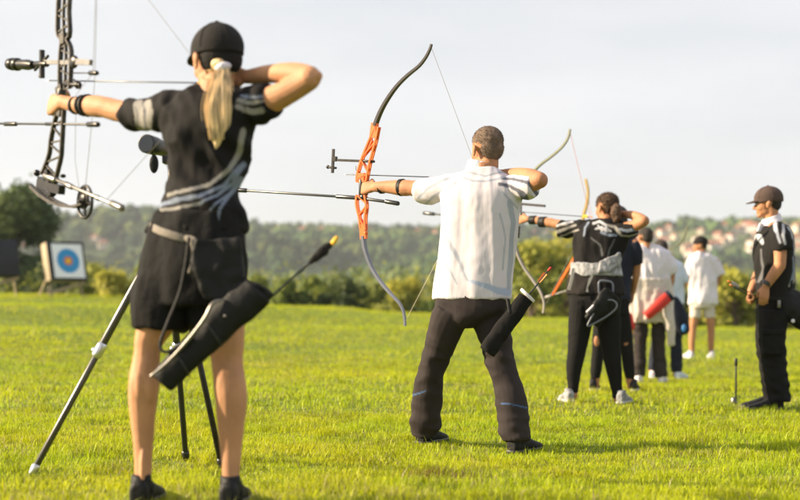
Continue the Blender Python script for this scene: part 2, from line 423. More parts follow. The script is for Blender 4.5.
def tree_at(px, ytop, Y, wpx, label, seed, cols, **k):
    b=gp(px,Y); top=CZ-(ytop-HY)*Y/F
    return make_tree(b, top-b.z, wpx*Y/F, label, seed, cols, **k)
TL=[(0.08,0.12,0.05),(0.13,0.18,0.06),(0.24,0.28,0.09)]
tree_at(12, 176, 62, 108, 'big leafy tree behind the archery targets at the left edge', 3, TL, leaf=0.13, n=26000, low=0.08)
tree_at(-75, 215, 58, 90, 'lower dark tree just outside the left edge beside the big tree', 4, TL, leaf=0.17, n=12000, low=0.08)
SH=[(48,262,54,46,DK,'dark green bush behind the stand of the blue and white target'),
    (92,266,52,50,OL,'olive bush right of the blue and white target'),
    (118,272,50,36,YL,'small yellow green bush left of the archer in shorts'),
    (145,262,55,44,MD,'green bush behind the tripod and the archer in shorts'),
    (200,266,55,60,OL,'bush hidden behind the archer in shorts'),
    (258,274,54,44,OL,'olive bush behind the black quiver at the field edge'),
    (287,280,50,38,MD,'small dark bush right of the black quiver'),
    (312,276,52,36,MD,'round dark bush in the middle of the gap between the first two archers'),
    (345,282,50,44,DK,'darkest round bush at the field edge left of the orange bow'),
    (378,284,52,40,OL,'olive bush below the grip of the orange bow'),
    (412,276,54,46,YL,'yellow green bush behind the lower limb of the orange bow'),
    (455,280,52,60,MD,'bush behind the legs of the archer in white'),
    (530,238,50,56,OL,'tall olive bush right of the archer in white'),
    (566,226,52,66,YL,'tallest yellow green bush left of the archer with white waist bag'),
    (604,240,54,60,OL,'tall bush hidden behind the archer with white waist bag'),
    (668,282,56,60,MD,'green bush behind the group of three in white shirts'),
    (735,272,48,54,YL,'yellow green bush left of the man in the brown cap'),
    (706,290,50,44,OL,'low olive bush behind the shorts of the far boy'),
    (768,280,52,50,OL,'olive bush behind the legs of the man in the brown cap'),
    (812,270,50,60,MD,'green bush at the right edge of the field'),
    (862,276,50,60,OL,'olive bush just beyond the right edge')]
for i,(px,yt,Y,w,c,lab) in enumerate(SH):
    tree_at(px, yt-3, Y, w*1.35, lab, 20+i, c, leaf=0.10, n=5000, name='shrub', cat='bush', group='bushes along the edge of the field', low=0.05)

def scrub():
    rng=np.random.RandomState(9); bl=[]
    for k in range(420):
        Y=rng.uniform(54,66); px=rng.uniform(-150,950); X=(px-400)*Y/F; g=tz(X,Y); top=CZ-(rng.uniform(272,298)-HY)*Y/F
        for z in np.arange(g+0.3,max(top,g+.8),0.8): bl.append(((X+rng.uniform(-.4,.4),Y,z),rng.uniform(.5,.95)))
    o=leafcloud('undergrowth', M['leaf_dark'], None, V(0,0,0), bl, 90000, 0.10, [MD[0],OL[0],MD[1],OL[1],YL[1]])
    tag(o,'tangled undergrowth filling the gaps between the bushes beyond the field','undergrowth',kind='stuff')
scrub()
def woodland():
    bm=bmesh.new(); bmesh.ops.create_icosphere(bm, subdivisions=3, radius=1.0)
    bv=np.array([v.co[:] for v in bm.verts]); bf=np.array([[v.index for v in f.verts] for f in bm.faces]); bm.free()
    var=[]
    for s in range(6):
        q=bv.copy()
        for i in range(len(q)):
            p=Vector(q[i]); q[i]*=0.74+0.55*noise.noise(p*1.7+V(s*9,0,0))+0.40*noise.noise(p*4.1+V(0,s*7,0))
        q[:,2]*=0.95; var.append(q)
    pts=[]
    rng=np.random.RandomState(5)
    def scat(n,y0,y1,r0,r1,pal,thr):
        y=rng.uniform(y0,y1,n); x=rng.uniform(-1,1,n)*(0.36*y+40)
        keep=(vnoise(x,y,0.012,4)*0.6+vnoise(x,y,0.035,6)*0.4)+rng.rand(n)*0.25>thr
        x=x[keep];y=y[keep]; z=terr(x,y)
        for a,b,c in zip(x,y,z):
            if c < -14 and b<600: continue
            if any(abs(a-u)<9 and -36<b-v_<9 for u,v_ in used): continue
            r=rng.uniform(r0,r1); band=float(vnoise(np.array([a*.35+b*.5]),np.array([b*1.5]),0.013,13)[0]); g=np.array(pal[rng.randint(len(pal))])*np.array([.80,.90,1.0])*rng.uniform(0.65,1.15)*(0.35+1.15*band); pts.append((a,b,c+r*0.55,r,g))
    scat(700, 285, 430, 3.0, 5.6, [(0.055,0.08,0.028),(0.09,0.115,0.035),(0.14,0.155,0.045),(0.035,0.055,0.022)], 0.30)
    scat(4600, 560, 1190, 3.6, 7.5, [(0.05,0.08,0.025),(0.08,0.12,0.03),(0.15,0.17,0.04),(0.03,0.055,0.02)], 0.46)
    scat(420, 1090, 1230, 5.0, 8.0, [(0.045,0.07,0.03),(0.06,0.09,0.035)], 0.25)
    n=len(pts); nv=len(bv)
    vs=np.zeros((n,nv,3)); cs=np.zeros((n,nv,3))
    for i,(a,b,c,r,g) in enumerate(pts):
        q=var[i%6]; t=rng.rand()*6.28; R=np.array([[math.cos(t),-math.sin(t),0],[math.sin(t),math.cos(t),0],[0,0,1]])
        vs[i]=(q@R.T)*r*np.array([1,1,rng.uniform(0.9,1.4)])+np.array([a,b,c]); cs[i]=g
    f=(bf[None]+np.arange(n)[:,None,None]*nv).reshape(-1,3)
    o=np_mesh('woodland', vs.reshape(-1,3), f, cs.reshape(-1,3), M['wood_crowns'])
    tag(o,'distant mixed woods covering the valley and the hillside','woodland',kind='stuff')

def house(w, dpt, h, rh, wall, roof, hip=False, chim=True):
    t=empty('house',(0,0,0)); o=V(0,0,0)
    def bb(c,a,b,d): return MB().box(V(*c),V(a,0,0),V(0,b,0),V(0,0,d))
    build('wall', bb((0,0,h/2-1),w/2,dpt/2,h/2+1), M[wall], t, shade=False)
    mb=MB(); e=0.6; x=w/2+e; y=dpt/2+e; ri=(w/2-dpt/2) if hip else x
    vs=[V(-x,-y,h),V(x,-y,h),V(x,y,h),V(-x,y,h),V(-ri,0,h+rh),V(ri,0,h+rh),V(-x,-y,h-.25),V(x,-y,h-.25),V(x,y,h-.25),V(-x,y,h-.25)]
    mb.v=vs; mb.f=[(0,1,5,4),(2,3,4,5),(1,2,5),(3,0,4),(6,9,8,7),(0,6,7,1),(1,7,8,2),(2,8,9,3),(3,9,6,0)]
    r=build('roof', mb, M[roof], t, shade=False)
    if chim: build('chimney', bb((w*0.2,dpt*.12,h+rh*0.9),0.4,0.4,rh*0.45), M['house_cream'], r, shade=False)
    k=int(w//3.2); nst=2 if h>5 else 1
    for st in range(nst):
        for i in range(k):
            xx=-w/2+(i+0.5)*w/k
            build('window', bb((xx,-dpt/2-0.03,1.6+st*2.9),0.55,0.05,0.65), M['window'], t, shade=False)
    return t
def kids(o): return [c for c in bpy.data.objects if c.parent == o]
def copy_tree(o, parent=None):
    c=o.copy(); COL.objects.link(c); c.parent=parent
    for ch in kids(o): copy_tree(ch, c)
    return c
PROT=[house(13,9,5.8,3.0,'house_white','roof_tile'), house(10,9,5.6,2.8,'house_cream','roof_tile',True), house(16,10,6.0,3.4,'house_white','roof_brown',True), house(9,8,3.2,3.2,'house_cream','roof_tile')]
KIND=['white house with orange gable roof','cream house with orange hip roof','long white house with brown roof','small cream cottage']
HS=[]
rh=random.Random(11)
SPOT=[(95,243),(103,250),(84,240),(112,246),(256,232),(264,238),(248,236),(303,229),(312,233),(322,229),(436,227),(447,231),(276,228),(352,234),(385,233),(205,236),(420,226),(458,229),(500,226),(532,227),(548,231),(575,228),(340,231),(368,229)]
for k in range(120):
    SPOT.append((rh.uniform(625,830), 224+rh.random()**1.5*34))
for k in range(12): SPOT.append((rh.uniform(-120,60), 222+rh.random()*30))
n0=0; names=[]
def where(px, py):
    side = ('above the target' if px<130 else 'left of orange bow' if px<360 else 'by white shirt archer' if px<560 else
            'above far group' if px<690 else 'near capped man' if px<750 else 'behind capped man' if px<800 else 'past the right edge')
    lvl = 'on the ridge' if py<230 else 'below the ridge' if py<240 else 'halfway down' if py<252 else 'low down'
    return lvl+' '+side
SPOT=[(px,py) for px,py in SPOT if px>-60 and px<830]
used=[]
for (px,py) in SPOT:
    Y=ground_hit(px,py,560,1150)
    if Y is None: Y=1100
    b=gp(px,Y)
    if any((b.x-u[0])**2+(b.y-u[1])**2<13**2 for u in used): continue
    used.append((b.x,b.y)); kd=rh.randrange(4)
    o=PROT[kd] if not any(h[0]==kd for h in HS) else copy_tree(PROT[kd])
    o.location=b+V(0,0,1.0); o.rotation_euler.z=rh.uniform(-0.9,0.9); s=rh.uniform(0.45,0.75); o.scale=(s,s,s)
    HS.append((kd,o,px,py))
cnt={}
for kd,o,px,py in HS: cnt.setdefault((kd,where(px,py)),[]).append((px,o))
ORD=['leftmost','second','third','fourth','fifth','sixth','seventh','eighth','ninth','tenth','eleventh','twelfth','thirteenth','fourteenth','fifteenth']
for (kd,w_),L_ in cnt.items():
    L_.sort(key=lambda t:t[0])
    for i,(px,o) in enumerate(L_):
        pre = '' if len(L_)==1 else (ORD[i]+' from left, ' if i else 'leftmost ')
        tag(o, pre+KIND[kd]+' '+w_, 'house', 'houses on the far hillside')

woodland()

# ------------------------------------------------------------------ archery targets
def target(px0, pxc, ytop, ybot, Y, dark, label, showface):
    base=gp(pxc, Y); t=empty('archery_target', base, label, 'target', 'archery targets on the field')
    s=Y/F; H=(ybot-ytop)*s; zc=CZ-((ytop+ybot)/2-HY)*s
    yaw=math.radians(-45 if showface else -35); tilt=math.radians(14)
    # face looks towards the archers (right and to the camera)
    n=V(-math.sin(yaw)*math.cos(tilt)*1.0, -math.cos(yaw)*math.cos(tilt), math.sin(tilt)); side=V(math.cos(yaw),-math.sin(yaw),0).normalized(); up=side.cross(n).normalized()
    if up.z<0: up=-up
    c=V(base.x,Y,zc); hw=H*0.52; hh=H*0.5; th=0.14
    mb=MB().box(c,side*hw,up*hh,n*th); build('butt', mb, M['dark_foam'] if dark else M['foam'], t, bevel=0.01)
    if showface:
        # dark front surround and paper face with rings
        build('surround', MB().box(c+n*(th+0.008),side*hw*1.02,up*hh*1.03,n*0.006), M['dark_foam'], t, shade=False)
        fc=c+n*(th+0.022)+side*0.03; fw=hw*0.84; N_=60; v=[];f=[]
        for j in range(N_+1):
            for i in range(N_+1): v.append(fc+side*fw*(2*i/N_-1)+up*fw*1.02*(2*j/N_-1))
        for j in range(N_):
            for i in range(N_): a=j*(N_+1)+i; f.append((a,a+1,a+N_+2,a+N_+1))
        mb=MB(); mb.v=v; mb.f=f
        def pc(co,nn):
            r=math.hypot((co-fc).dot(side),(co-fc).dot(up))/fw
            return (0.80,0.55,0.03) if r<0.13 else (0.62,0.16,0.05) if r<0.27 else (0.04,0.26,0.55) if r<0.74 else (0.78,0.80,0.83)
        build('paper_face', mb, M['face_paper'], t, paint=pc, shade=False)
    for sx in (-0.8,0.8):
        a=c+side*hw*sx+up*hh*0.7-n*(th+0.03); b=c+side*hw*sx*1.05-up*hh*1.6; b=V(b.x+n.x*0.0,b.y+n.y*0.0,tz(b.x,b.y)-0.03)
        build('leg', MB().strip([a,b],0.022,0.016,side), M['wood'], t, shade=False)
    a=c+up*hh*0.8-n*(th+0.06); b=a-V(n.x,n.y,0)*1.0; b.z=tz(b.x,b.y)-0.03
    build('leg', MB().strip([a,b],0.022,0.016,side), M['wood'], t, shade=False)
    lo=c-up*hh*1.12
    build('crossbar', MB().strip([lo-side*hw*1.0+V(0,0,-.25),lo+side*hw*1.0+V(0,0,0.03)],0.04,0.02,n), M['wood'], t, shade=False)
    return t
target(0, 64, 243, 282, 33, False, 'archery butt with a blue, red and yellow ringed paper face on wooden stand', True)
target(0, -2, 240, 277, 33, True, 'dark archery butt on a wooden stand cut by the left edge of the picture', False)
# ------------------------------------------------------------------ people helpers
UP=V(0,0,1)
def fb(x,y,z,s=1.0): return noise.noise(V(x,y,z)*s)
def folds(amp, sx=9, sz=3.5, fine=0.35, seed=0, diag=0.0, mid=0.55):
    def f(co, n):
        x,y,z=co.x+seed*3.1,co.y+seed*1.7,co.z
        z2=z+diag*x
        a=noise.noise(V(x*sx,y*sx,z2*sz)); a=1-abs(a)*2.2
        b=noise.noise(V(x*sx*2.3,y*sx*2.3,z2*sz*2.3+4)); c=noise.noise(V(x*30,y*30,z*22))
        return amp*(a*0.6+b*mid+c*fine*0.4)
    return f
def hand(mb, w, d, n, t, curl=1.0, s=1.0, spread=0.0):
    """w wrist, d finger direction, n palm-facing direction, t thumb side"""
    d=d.normalized(); n=(n-d*n.dot(d)).normalized(); tt=d.cross(n); 
    if tt.dot(t)<0: tt=-tt
    q=[(0,.024,.019),(.03,.031,.018),(.06,.039,.016),(.09,.040,.0135),(.098,.036,.010)]
    mb.ellrings([(w+d*a*s, tt*b*s, n*c*s) for a,b,c in q], 16, 2.4)
    for i,(off,ln,r) in enumerate(((.029,.068,.0088),(.010,.077,.009),(-.010,.072,.0086),(-.029,.057,.0078))):
        p=w+d*.088*s+tt*off*s; ang=0; pts=[p-d*0.015*s]; dd=(d+tt*spread*(off*12)).normalized(); rad=[r*s]
        pts.append(p); rad.append(r*s*1.02)
        for k,(fr,c) in enumerate(((.45,1.1),(.31,1.35),(.24,0.8))):
            ang+=c*curl*(0.92+0.08*i); v=dd*math.cos(ang)+n*math.sin(ang)
            p=p+v*ln*fr*s; pts.append(p); rad.append(r*s*(0.97-0.07*k))
        mb.tube(pts, rad, 9)
    p=w+d*.022*s+tt*.022*s; v1=(d*0.62+tt*0.65+n*0.35).normalized(); v2=(d*(0.85-0.2*curl)+tt*0.25+n*(0.2+0.6*curl)).normalized(); v3=(d*0.7+n*(0.3+0.5*curl)-tt*0.25*curl).normalized()
    mb.tube([p-v1*.01*s,p,p+v1*.038*s,p+v1*.038*s+v2*.030*s,p+v1*.038*s+v2*.03*s+v3*.024*s],[.014*s,.0145*s,.0115*s,.0100*s,.0085*s],10)
def headgeo(mb, c, fw, s=1.0, tilt=0.0, neckbase=None, nr=0.055):
    fw=fw.normalized(); rt=fw.cross(UP).normalized(); up=rt.cross(fw).normalized()
    def q(a,b,u): return c+fw*a*s+rt*b*s+up*u*s
    e=lambda a,b,u,ra,rb,ru: mb.ell(q(a,b,u), rt*rb*s, fw*ra*s, up*ru*s)
    e(-.012,0,.028,.094,.076,.083); e(.03,0,-.02,.058,.062,.078); e(.018,0,-.062,.058,.057,.038); e(.058,0,-.092,.028,.030,.022)
    e(.074,0,.016,.016,.046,.012); e(.078,0,-.068,.013,.022,.011); e(.05,0.033,-.04,.03,.024,.024); e(.05,-0.033,-.04,.03,.024,.024)
    mb.tube([q(.080,0,.008),q(.094,0,-.018),q(.106,0,-.036)],[.007*s,.009*s,.012*s],10)
    e(.088,.011,-.042,.010,.008,.007); e(.088,-.011,-.042,.010,.008,.007)
    for sg in (-1,1):
        mb.ell(q(-.004,sg*.082,-.018), rt*.009*s+fw*.004*s, fw*.018*s-up*0.004*s, up*.030*s); mb.ell(q(-.012,sg*.088,-.006), rt*.007*s, fw*.016*s, up*.021*s)
    nb=neckbase if neckbase is not None else q(-.03,0,-.19)
    mb.tube([q(-.022,0,-.035),q(-.026,0,-.09),nb+UP*0.02,nb-UP*0.04],[nr*s*.98,nr*s*.95,nr*s*1.05,nr*s*1.3],16)
    return q, rt, fw, up
def eyes(q, rt, fw, up, s, parent):
    for sg in (-1,1):
        build('eye', MB().ell(q(.078,sg*.029,-.006), rt*.011*s, fw*.008*s, up*.007*s), M['eye'], parent)
def cap(q, rt, fw, up, s, parent, m, back=False, drop=0.0):
    d=-1 if back else 1
    mb=MB(); R=[]
    for i in range(9):
        t=(i/8)*1.62; sn=math.sin(t); cn=math.cos(t)
        R.append((q(-.010,0,.036)+up*(.090*cn-0.003)*s, rt*(.084*sn+.001)*s, fw*(.103*sn+.001)*s))
    R2=[(c,a,b) for c,a,b in R]+[(R[-1][0]-up*(.012+drop)*s,R[-1][1]*1.0,R[-1][2]*1.0)]
    mb.ellrings(R2,28)
    o=build('cap', mb, m, parent, voxel=0.005, smooth=2, disp=lambda co,n:.0012*noise.noise(co*22))
    sm=MB()
    for k in range(6):
        an=k*math.pi/3+.3; pts=[]
        for i in range(0,9):
            t=(i/8)*1.60; pts.append(q(-.010,0,.036)+up*(.0915*math.cos(t)-0.003)*s+rt*(.0855*math.sin(t)*math.cos(an))*s+fw*(.1045*math.sin(t)*math.sin(an))*s)
        sm.tube(pts,.0016,5,round_caps=False)
    sm.ell(q(-.010,0,.036)+up*.091*s, rt*.008*s, fw*.008*s, up*.005*s); build('seam', sm, m, o)
    # peak: curved plate with thickness
    mb=MB(); v=[]; n=14; rows=6
    for side in (0,1):
        for j in range(rows+1):
            for i in range(n+1):
                a=(i/n-0.5)*2.1; x=math.sin(a)*.080; f0=math.cos(a)*.098*0.93; ext=j/rows*.082*max(0.0,math.cos(a*1.42))**0.5
                yy=-.010+(f0+ext)*d; zz=.032-.20*x*x*8*0.4-ext*0.30-side*0.005
                v.append(q(yy,x,zz))
    w=n+1; tot=(rows+1)*w; f=[]
    for j in range(rows):
        for i in range(n):
            a=j*w+i; f.append((a,a+1,a+w+1,a+w)); f.append((tot+a,tot+a+w,tot+a+w+1,tot+a+1))
    for i in range(n): a=rows*w+i; f.append((a,a+1,tot+a+1,tot+a)); f.append((i+1,i,tot+i,tot+i+1))
    mb.v=v; mb.f=f
    build('peak', mb, m, o); return o
def shorthair(q, rt, fw, up, s, parent, m, amp=0.006, low=-.045, vox=0.005, fz=0, flen=.012):
    mb=MB()
    mb.ell(q(-.014,0,.040), rt*.078*s, fw*.096*s, up*.078*s)
    mb.ell(q(-.052,0,.0), rt*.068*s, fw*.056*s, up*.072*s)
    h=build('hair', mb, m, parent, voxel=vox, smooth=2, disp=lambda co,n: amp*(noise.noise(co*55)+0.7*noise.noise(co*130)))
    if fz: fuzz(h, fz, flen, m, fw)
    return h
def fuzz(o, n, ln, m, fw, down=0.5):
    """short hairs standing on a hair surface"""
    r=random.Random(n); me=o.data; nv=len(me.vertices); mb=MB(); B=root_of(o).location
    for k in range(n):
        v=me.vertices[r.randrange(nv)]; nn=v.normal; t=(nn+V(r.uniform(-.5,.5),r.uniform(-.5,.5),r.uniform(-.5,.3)-down)).normalized()
        a=t.cross(V(r.uniform(-1,1),r.uniform(-1,1),r.uniform(-1,1))).normalized()*.0012; p=v.co+B-nn*.002; q_=p+t*ln*r.uniform(.5,1.2); i=len(mb.v)
        mb.v+=[p-a,p+a,q_]; mb.f.append((i,i+1,i+2))
    build('strand', mb, m, o, shade=False)
def shoe(parent, heel, toe_dir, m, L=0.27, sole='sole', s=1.0):
    """heel = ground point under the heel"""
    d=V(toe_dir[0],toe_dir[1],0).normalized(); sd=V(-d.y,d.x,0)
    mb=MB(); q=[(-.015,.026,.045,.045),(.0,.035,.052,.052),(.05,.037,.062,.062),(.10,.036,.048,.05),(.16,.044,.034,.036),(.21,.044,.026,.028),(.25,.034,.02,.022),(.268,.018,.014,.016)]
    R=[]
    for a,w,h,z in q: R.append((heel+d*a*s+UP*(h*s*0.95), sd*w*s, UP*(h*s*0.92)))
    mb.ellrings(R,18,2.6)
    mb.tube([heel+d*.045*s+UP*.06*s,heel+d*.04*s+UP*.115*s],[.042*s,.038*s],14,round_caps=False)
    o=build('shoe', mb, m, parent, voxel=0.006, smooth=2)
    mb=MB(); R=[]
    pr=[(-.02,.018),(-.012,.034),(.02,.041),(.08,.038),(.15,.046),(.21,.047),(.25,.036),(.272,.018)]
    v=[heel+d*a*s+sd*w*s for a,w in pr]+[heel+d*a*s-sd*w*s for a,w in pr[::-1]]
    mb.ring_loft([[p for p in v],[p+UP*.02*s for p in v]])
    build('sole', mb, M[sole], o, bevel=0.003)
    return o
def strokes(bg, L, sx, only_back=False, front=None):
    """cloth pattern: tapered strokes lying on the garment; coordinates measured on the garment's own plane"""
    segs=[]
    for pts,w0,w1,c in L:
        n=len(pts)-1
        for i in range(n):
            segs.append((pts[i],pts[i+1],w0+(w1-w0)*i/n,w0+(w1-w0)*(i+1)/n,c))
    d=sx
    def f(co,n):
        x=400+co.x*F/d; y=HY-(co.z-CZ)*F/d
        x+=noise.noise(co*9)*1.5; y+=noise.noise(co*9+V(5,0,0))*1.0; col=bg(co,n,x,y) if callable(bg) else bg
        if only_back and n.y>0.35: return col
        for (ax,ay),(bx,by),w0,w1,c in segs:
            vx,vy=bx-ax,by-ay; t=max(0,min(1,((x-ax)*vx+(y-ay)*vy)/(vx*vx+vy*vy+1e-9)))
            dd=math.hypot(x-ax-vx*t,y-ay-vy*t)
            e=(w0+(w1-w0)*t-dd)/.7+.5
            if e>0:
                e=min(1,e); col=tuple(a*(1-e)+b*e for a,b in zip(col,c))
        return col
    return f
def rings(J, L, n=4, yaw=0.0):
    """L: (cx, y, halfwidth px, half depth m, dy) -> ellipse rings; resampled"""
    out=[]
    for cx,y,hw,hd,dy in crom(L,n):
        c=J(cx,y,dy); w=hw*c.y/F*(1+0.12*abs(yaw)); cy,sy=math.cos(yaw),math.sin(yaw); out.append((c, V(w*cy,-w*sy,0), V(hd*sy,hd*cy,0)))
    return out
def shrink(L, px, m): return [(a,b,max(2,c-px),max(.02,d-m),e) for a,b,c,d,e in L]
def limb(mb, J, L, n=14, sub=4, dr=0.0):
    mb.tube([J(a,b,c) for a,b,c,r in L],[max(.006,r+dr) for a,b,c,r in L],n,sub=sub)
def onpl(px,py,O,u):
    """point of the vertical plane through O along u that the photo shows at px,py"""
    n=V(u.y,-u.x,0); C=V(0,0,CZ); r=V((px-400)/F,1,-(py-HY)/F); t=(O-C).dot(n)/r.dot(n); return C+r*t
def arrow(a, b, fl, nock, label, fletch_at='b', rad=0.003, flen=0.055, group=None, m='carbon'):
    """a = point end, b = nock end"""
    t=empty('arrow', a, label, 'arrow', group); d=(b-a).normalized()
    build('shaft', MB().tube([a,b],rad,8), M[m], t)
    build('nock', MB().tube([b,b+d*0.018],rad*1.5,8), M[nock], t)
    s1=d.cross(V(0,0,1)).normalized(); s2=d.cross(s1)
    for k in range(3):
        an=k*2.094+0.5; r=s1*math.cos(an)+s2*math.sin(an)
        p=b-d*0.02
        mb=MB(); v=[p, p-d*flen, p-d*flen*0.75+r*.012, p-d*0.004+r*.016]
        build('fletching', mb.poly(v, d.cross(r).normalized(), 0.0008), M[fl], t, shade=False)
    build('point', MB().tube([a,a-d*0.02],[rad*1.05,rad*0.4],8), M['silver'], t)
    return t
# ------------------------------------------------------------------ the people
def person(d, label, base_px, head, fw, torso, arms, legs, skin, hair, hs=1.0, yaw=0.0, vox=0.0055, group=None, nb=None, hands=None, hairobj=True, hairamp=.006, fz=0, flen=.012, extra=None):
    J=lambda x,y,dy=0.0: P(x,y,d+dy)
    base=V(J(*base_px).x, d, tz(J(*base_px).x, d))
    mb=MB()
    c=J(*head)
    q,rt,f,up=headgeo(mb, c, fw, hs, neckbase=J(*nb) if nb else None)
    mb.ellrings(rings(J, shrink(torso, 0.011*F/d, 0.012), 3, yaw), 24)
    for L in arms+legs: limb(mb, J, L)
    for e in (extra or []): mb.ell(J(*e[:3]), V(e[3],0,0), V(0,e[4],0), V(0,0,e[5]))
    for h in (hands or []): hand(mb, J(*h[0]), *h[1:])
    o=build('person', mb, skin, None, base=base, voxel=vox, smooth=2, disp=lambda co,n:.0018*noise.noise(co*13)+.0007*noise.noise(co*41))
    tag(o, label, 'person', group)
    eyes(q,rt,f,up,hs,o)
    if hairobj: shorthair(q,rt,f,up,hs,o,hair,hairamp,vox=max(vox,0.005),fz=fz,flen=flen)
    return o,J,q,rt,f,up
def garment(name, J, parent, torso, sleeves, m, vox=0.007, fold=None, paint=None, yaw=0.0, grow=0.0, p=2.2, smooth=3):
    mb=MB()
    if torso: mb.ellrings(rings(J, shrink(torso,-grow,-0.004), 4, yaw), 28, p)
    for L in sleeves: mb.tube([J(a,b,c) for a,b,c,r in L],[r for *_,r in L],18,sub=4,round_caps=False)
    return build(name, mb, m, parent, voxel=vox, smooth=smooth, disp=fold, paint=paint)
BLK=(0.0095,0.0085,0.009); 

# === 1. foreground archer in shorts ===
W_U=V(-.66,.75,0).normalized()
tw=[(216,88,18,.055,.0),(214,95,33,.075,0),(212,104,45,.095,0),(208,122,46,.11,0),(209,148,38.5,.104,0),(207.5,174,34,.094,0),(203,197,37,.102,0),(198.5,214,44,.112,0),(195,232,48,.12,0),(193,252,51,.13,0),(192,278,53,.135,0),(192,304,50,.125,0)]
wa=[[(165,113,.06,.05),(130,113,.18,.043),(104,107,.27,.040)],[(104,107,.27,.040),(92,106,.33,.041),(76,105,.42,.031),(63,102,.48,.027)],
    [(256,106,-.06,.052),(284,94,-.13,.044),(311,78,-.2,.038)],[(311,77,-.2,.038),(292,73,-.13,.037),(268,74,-.04,.032),(247,77,.03,.026)]]
wl=[[(167,285,0,.09),(158,318,0,.072),(149,340,0,.052),(147,353,0,.047),(145,378,.0,.056),(143,397,.005,.053),(143,425,.015,.042),(143,458,.02,.032),(143,482,.02,.030),(143,497,.02,.034)],
    [(217,285,0,.092),(223,320,0,.078),(226,343,0,.066),(227,360,0,.057),(229,378,-.01,.057),(231,397,-.015,.058),(231,422,-.01,.050),(231,450,-.01,.039),(231,480,-.02,.030),(232,497,-.02,.034)]]
woman,J,q,rt,f,up=person(4.59,'nearest woman archer, blonde ponytail, black shirt and shorts, drawing a compound bow',(187,500),(216,59.5,.02),V(-.60,.80,-.03),tw,wa,wl,M['skin_fair'],M['hair_blonde'],
    hs=1.0,extra=[(141,383,-.022,.028,.036,.075),(150,385,-.022,.026,.034,.070),(224,385,-.03,.028,.036,.075),(236,387,-.03,.027,.036,.075),(143,468,-.012,.012,.020,.07),(231,468,-.022,.012,.020,.07),(316,76,-.21,.022,.022,.020)],yaw=.40,vox=.0045,nb=(216,88,.0),hands=[((63,102,.475),W_U,V(.2,.3,-.3)+V(W_U.y,-W_U.x,0)*1.0,V(0,0,1),.95,1.12),((247,77,.03),V(-.9,.35,.15),V(0,1,-.2),V(0,0,-1),.75,1.0)],hairobj=False)
gA=(0.26,0.245,0.23); gB=(0.18,0.21,0.28); gC=(0.13,0.13,0.14); gW=(0.42,0.42,0.45)
wsl=[[(190,112,.02,.066),(167,113,.06,.064),(148,114,.125,.056),(131,113.5,.190,.050)],[(238,108,-.02,.064),(256,106,-.06,.058),(270,100,-.10,.052)]]
pat=[([(170,196),(190,193),(214,187),(233,172),(243,152),(247,134)],1.6,2.6,gA),([(160,206),(178,202),(205,199),(228,188),(242,168)],2.4,1.6,gB),([(151,217),(163,211),(185,209),(207,206)],2.0,1.2,gA),
     ([(205,206),(222,198),(236,185),(245,165)],1.2,2.2,gB),([(153,225),(168,219),(186,217)],1.0,.4,gA),([(222,229),(224,214),(231,200),(243,180)],.7,2.2,gB),([(212,216),(222,206),(234,195)],.6,1.4,gB),
     ([(134,101),(136,113),(136,128)],5.5,5.5,gA),([(145,102),(149,113),(146,126)],5,3.5,gA),([(138,99),(144,110),(142,130)],.9,1.3,gC),([(131,104),(134,112),(132,126)],.8,.8,gC),
     ([(244,106),(258,109),(268,107)],2.5,1.2,gA),([(242,112),(256,117),(266,116)],2.5,3.0,gA),([(246,101),(258,103),(268,102)],1.5,1.2,gB)]
def bgw(co,n,x,y): return BLK
garment('shirt',J,woman,tw[:9],wsl,M['paint_cloth'],vox=.006,fold=folds(.022,6,8,.4,1,diag=.6),paint=strokes(bgw,pat,4.59),yaw=.40,grow=2.0)
garment('shorts',J,woman,tw[7:],[[(176,255,0,.085),(172,272,0,.10),(163,300,0,.103),(160,328,0,.090)],[(208,255,0,.085),(212,272,0,.10),(216,300,0,.106),(216,326,0,.094)]],M['black_cloth'],vox=.007,fold=folds(.018,8,3,.3,2),yaw=.40,grow=.5)
# cap, hair, tie
hm=MB(); hm.ell(q(-.035,0,-.025),rt*.066,f*.058,up*.050); hm.ell(q(-.085,-.040,-.035),rt*.024,f*.030,up*.018)
hr=build('hair',hm,M['hair_blonde'],woman,voxel=.005,smooth=2,disp=lambda co,n:.002*noise.noise(V(co.x*60,co.y*60,co.z*160)))
cap(q,rt,f,up,1.05,woman,M['cap_black'],drop=.006)
cm=MB(); cm.ell(q(-.036,.0,-.004),rt*.079,f*.074,up*.066); cm.ell(q(-.055,.0,.028),rt*.070,f*.052,up*.062); build('cap_back',cm,M['cap_black'],woman,voxel=.005,smooth=2)
tie=J(223,67,-.085)
mb=MB()
pc=[(223,66,-.085,.018),(221,78,-.10,.030),(219,95,-.115,.046),(218,112,-.122,.050),(218,128,-.122,.042),(217,140,-.12,.026),(215,149,-.118,.008)]
mb.tube([J(a,b,c) for a,b,c,r in pc],[r*.74 for *_,r in pc],16,flat=.62,side=V(1,0,0),sub=4)
pt=build('ponytail',mb,M['hair_blonde'],woman,voxel=.005,smooth=2,disp=lambda co,n:.004*noise.noise(V(co.x*140,co.y*140,co.z*9)))
mb=MB(); rr=random.Random(3)
for k in range(700):
    a=rr.random()*6.283; rad=rr.uniform(.68,1.0)*(1.18 if k%23==0 else 1); tw_=rr.uniform(-.6,.6); end=rr.uniform(4.6,6); pts=[];rd=[]
    for i,(x,y,c,r) in enumerate(pc):
        if i>end: break
        aa=a+tw_*i*.14; pts.append(J(x,y,c)+V(math.cos(aa)*r*rad,math.sin(aa)*r*rad*.64,0)); rd.append(.0014 if i<5 else .0008)
    mb.tube(pts,rd,4,sub=3,round_caps=False)
build('strand',mb,M['strand'],pt,paint=lambda co,n:tuple(c*(.85+.9*noise.noise(V(co.x*130,co.y*130,co.z*5))) for c in (.88,.66,.38)))
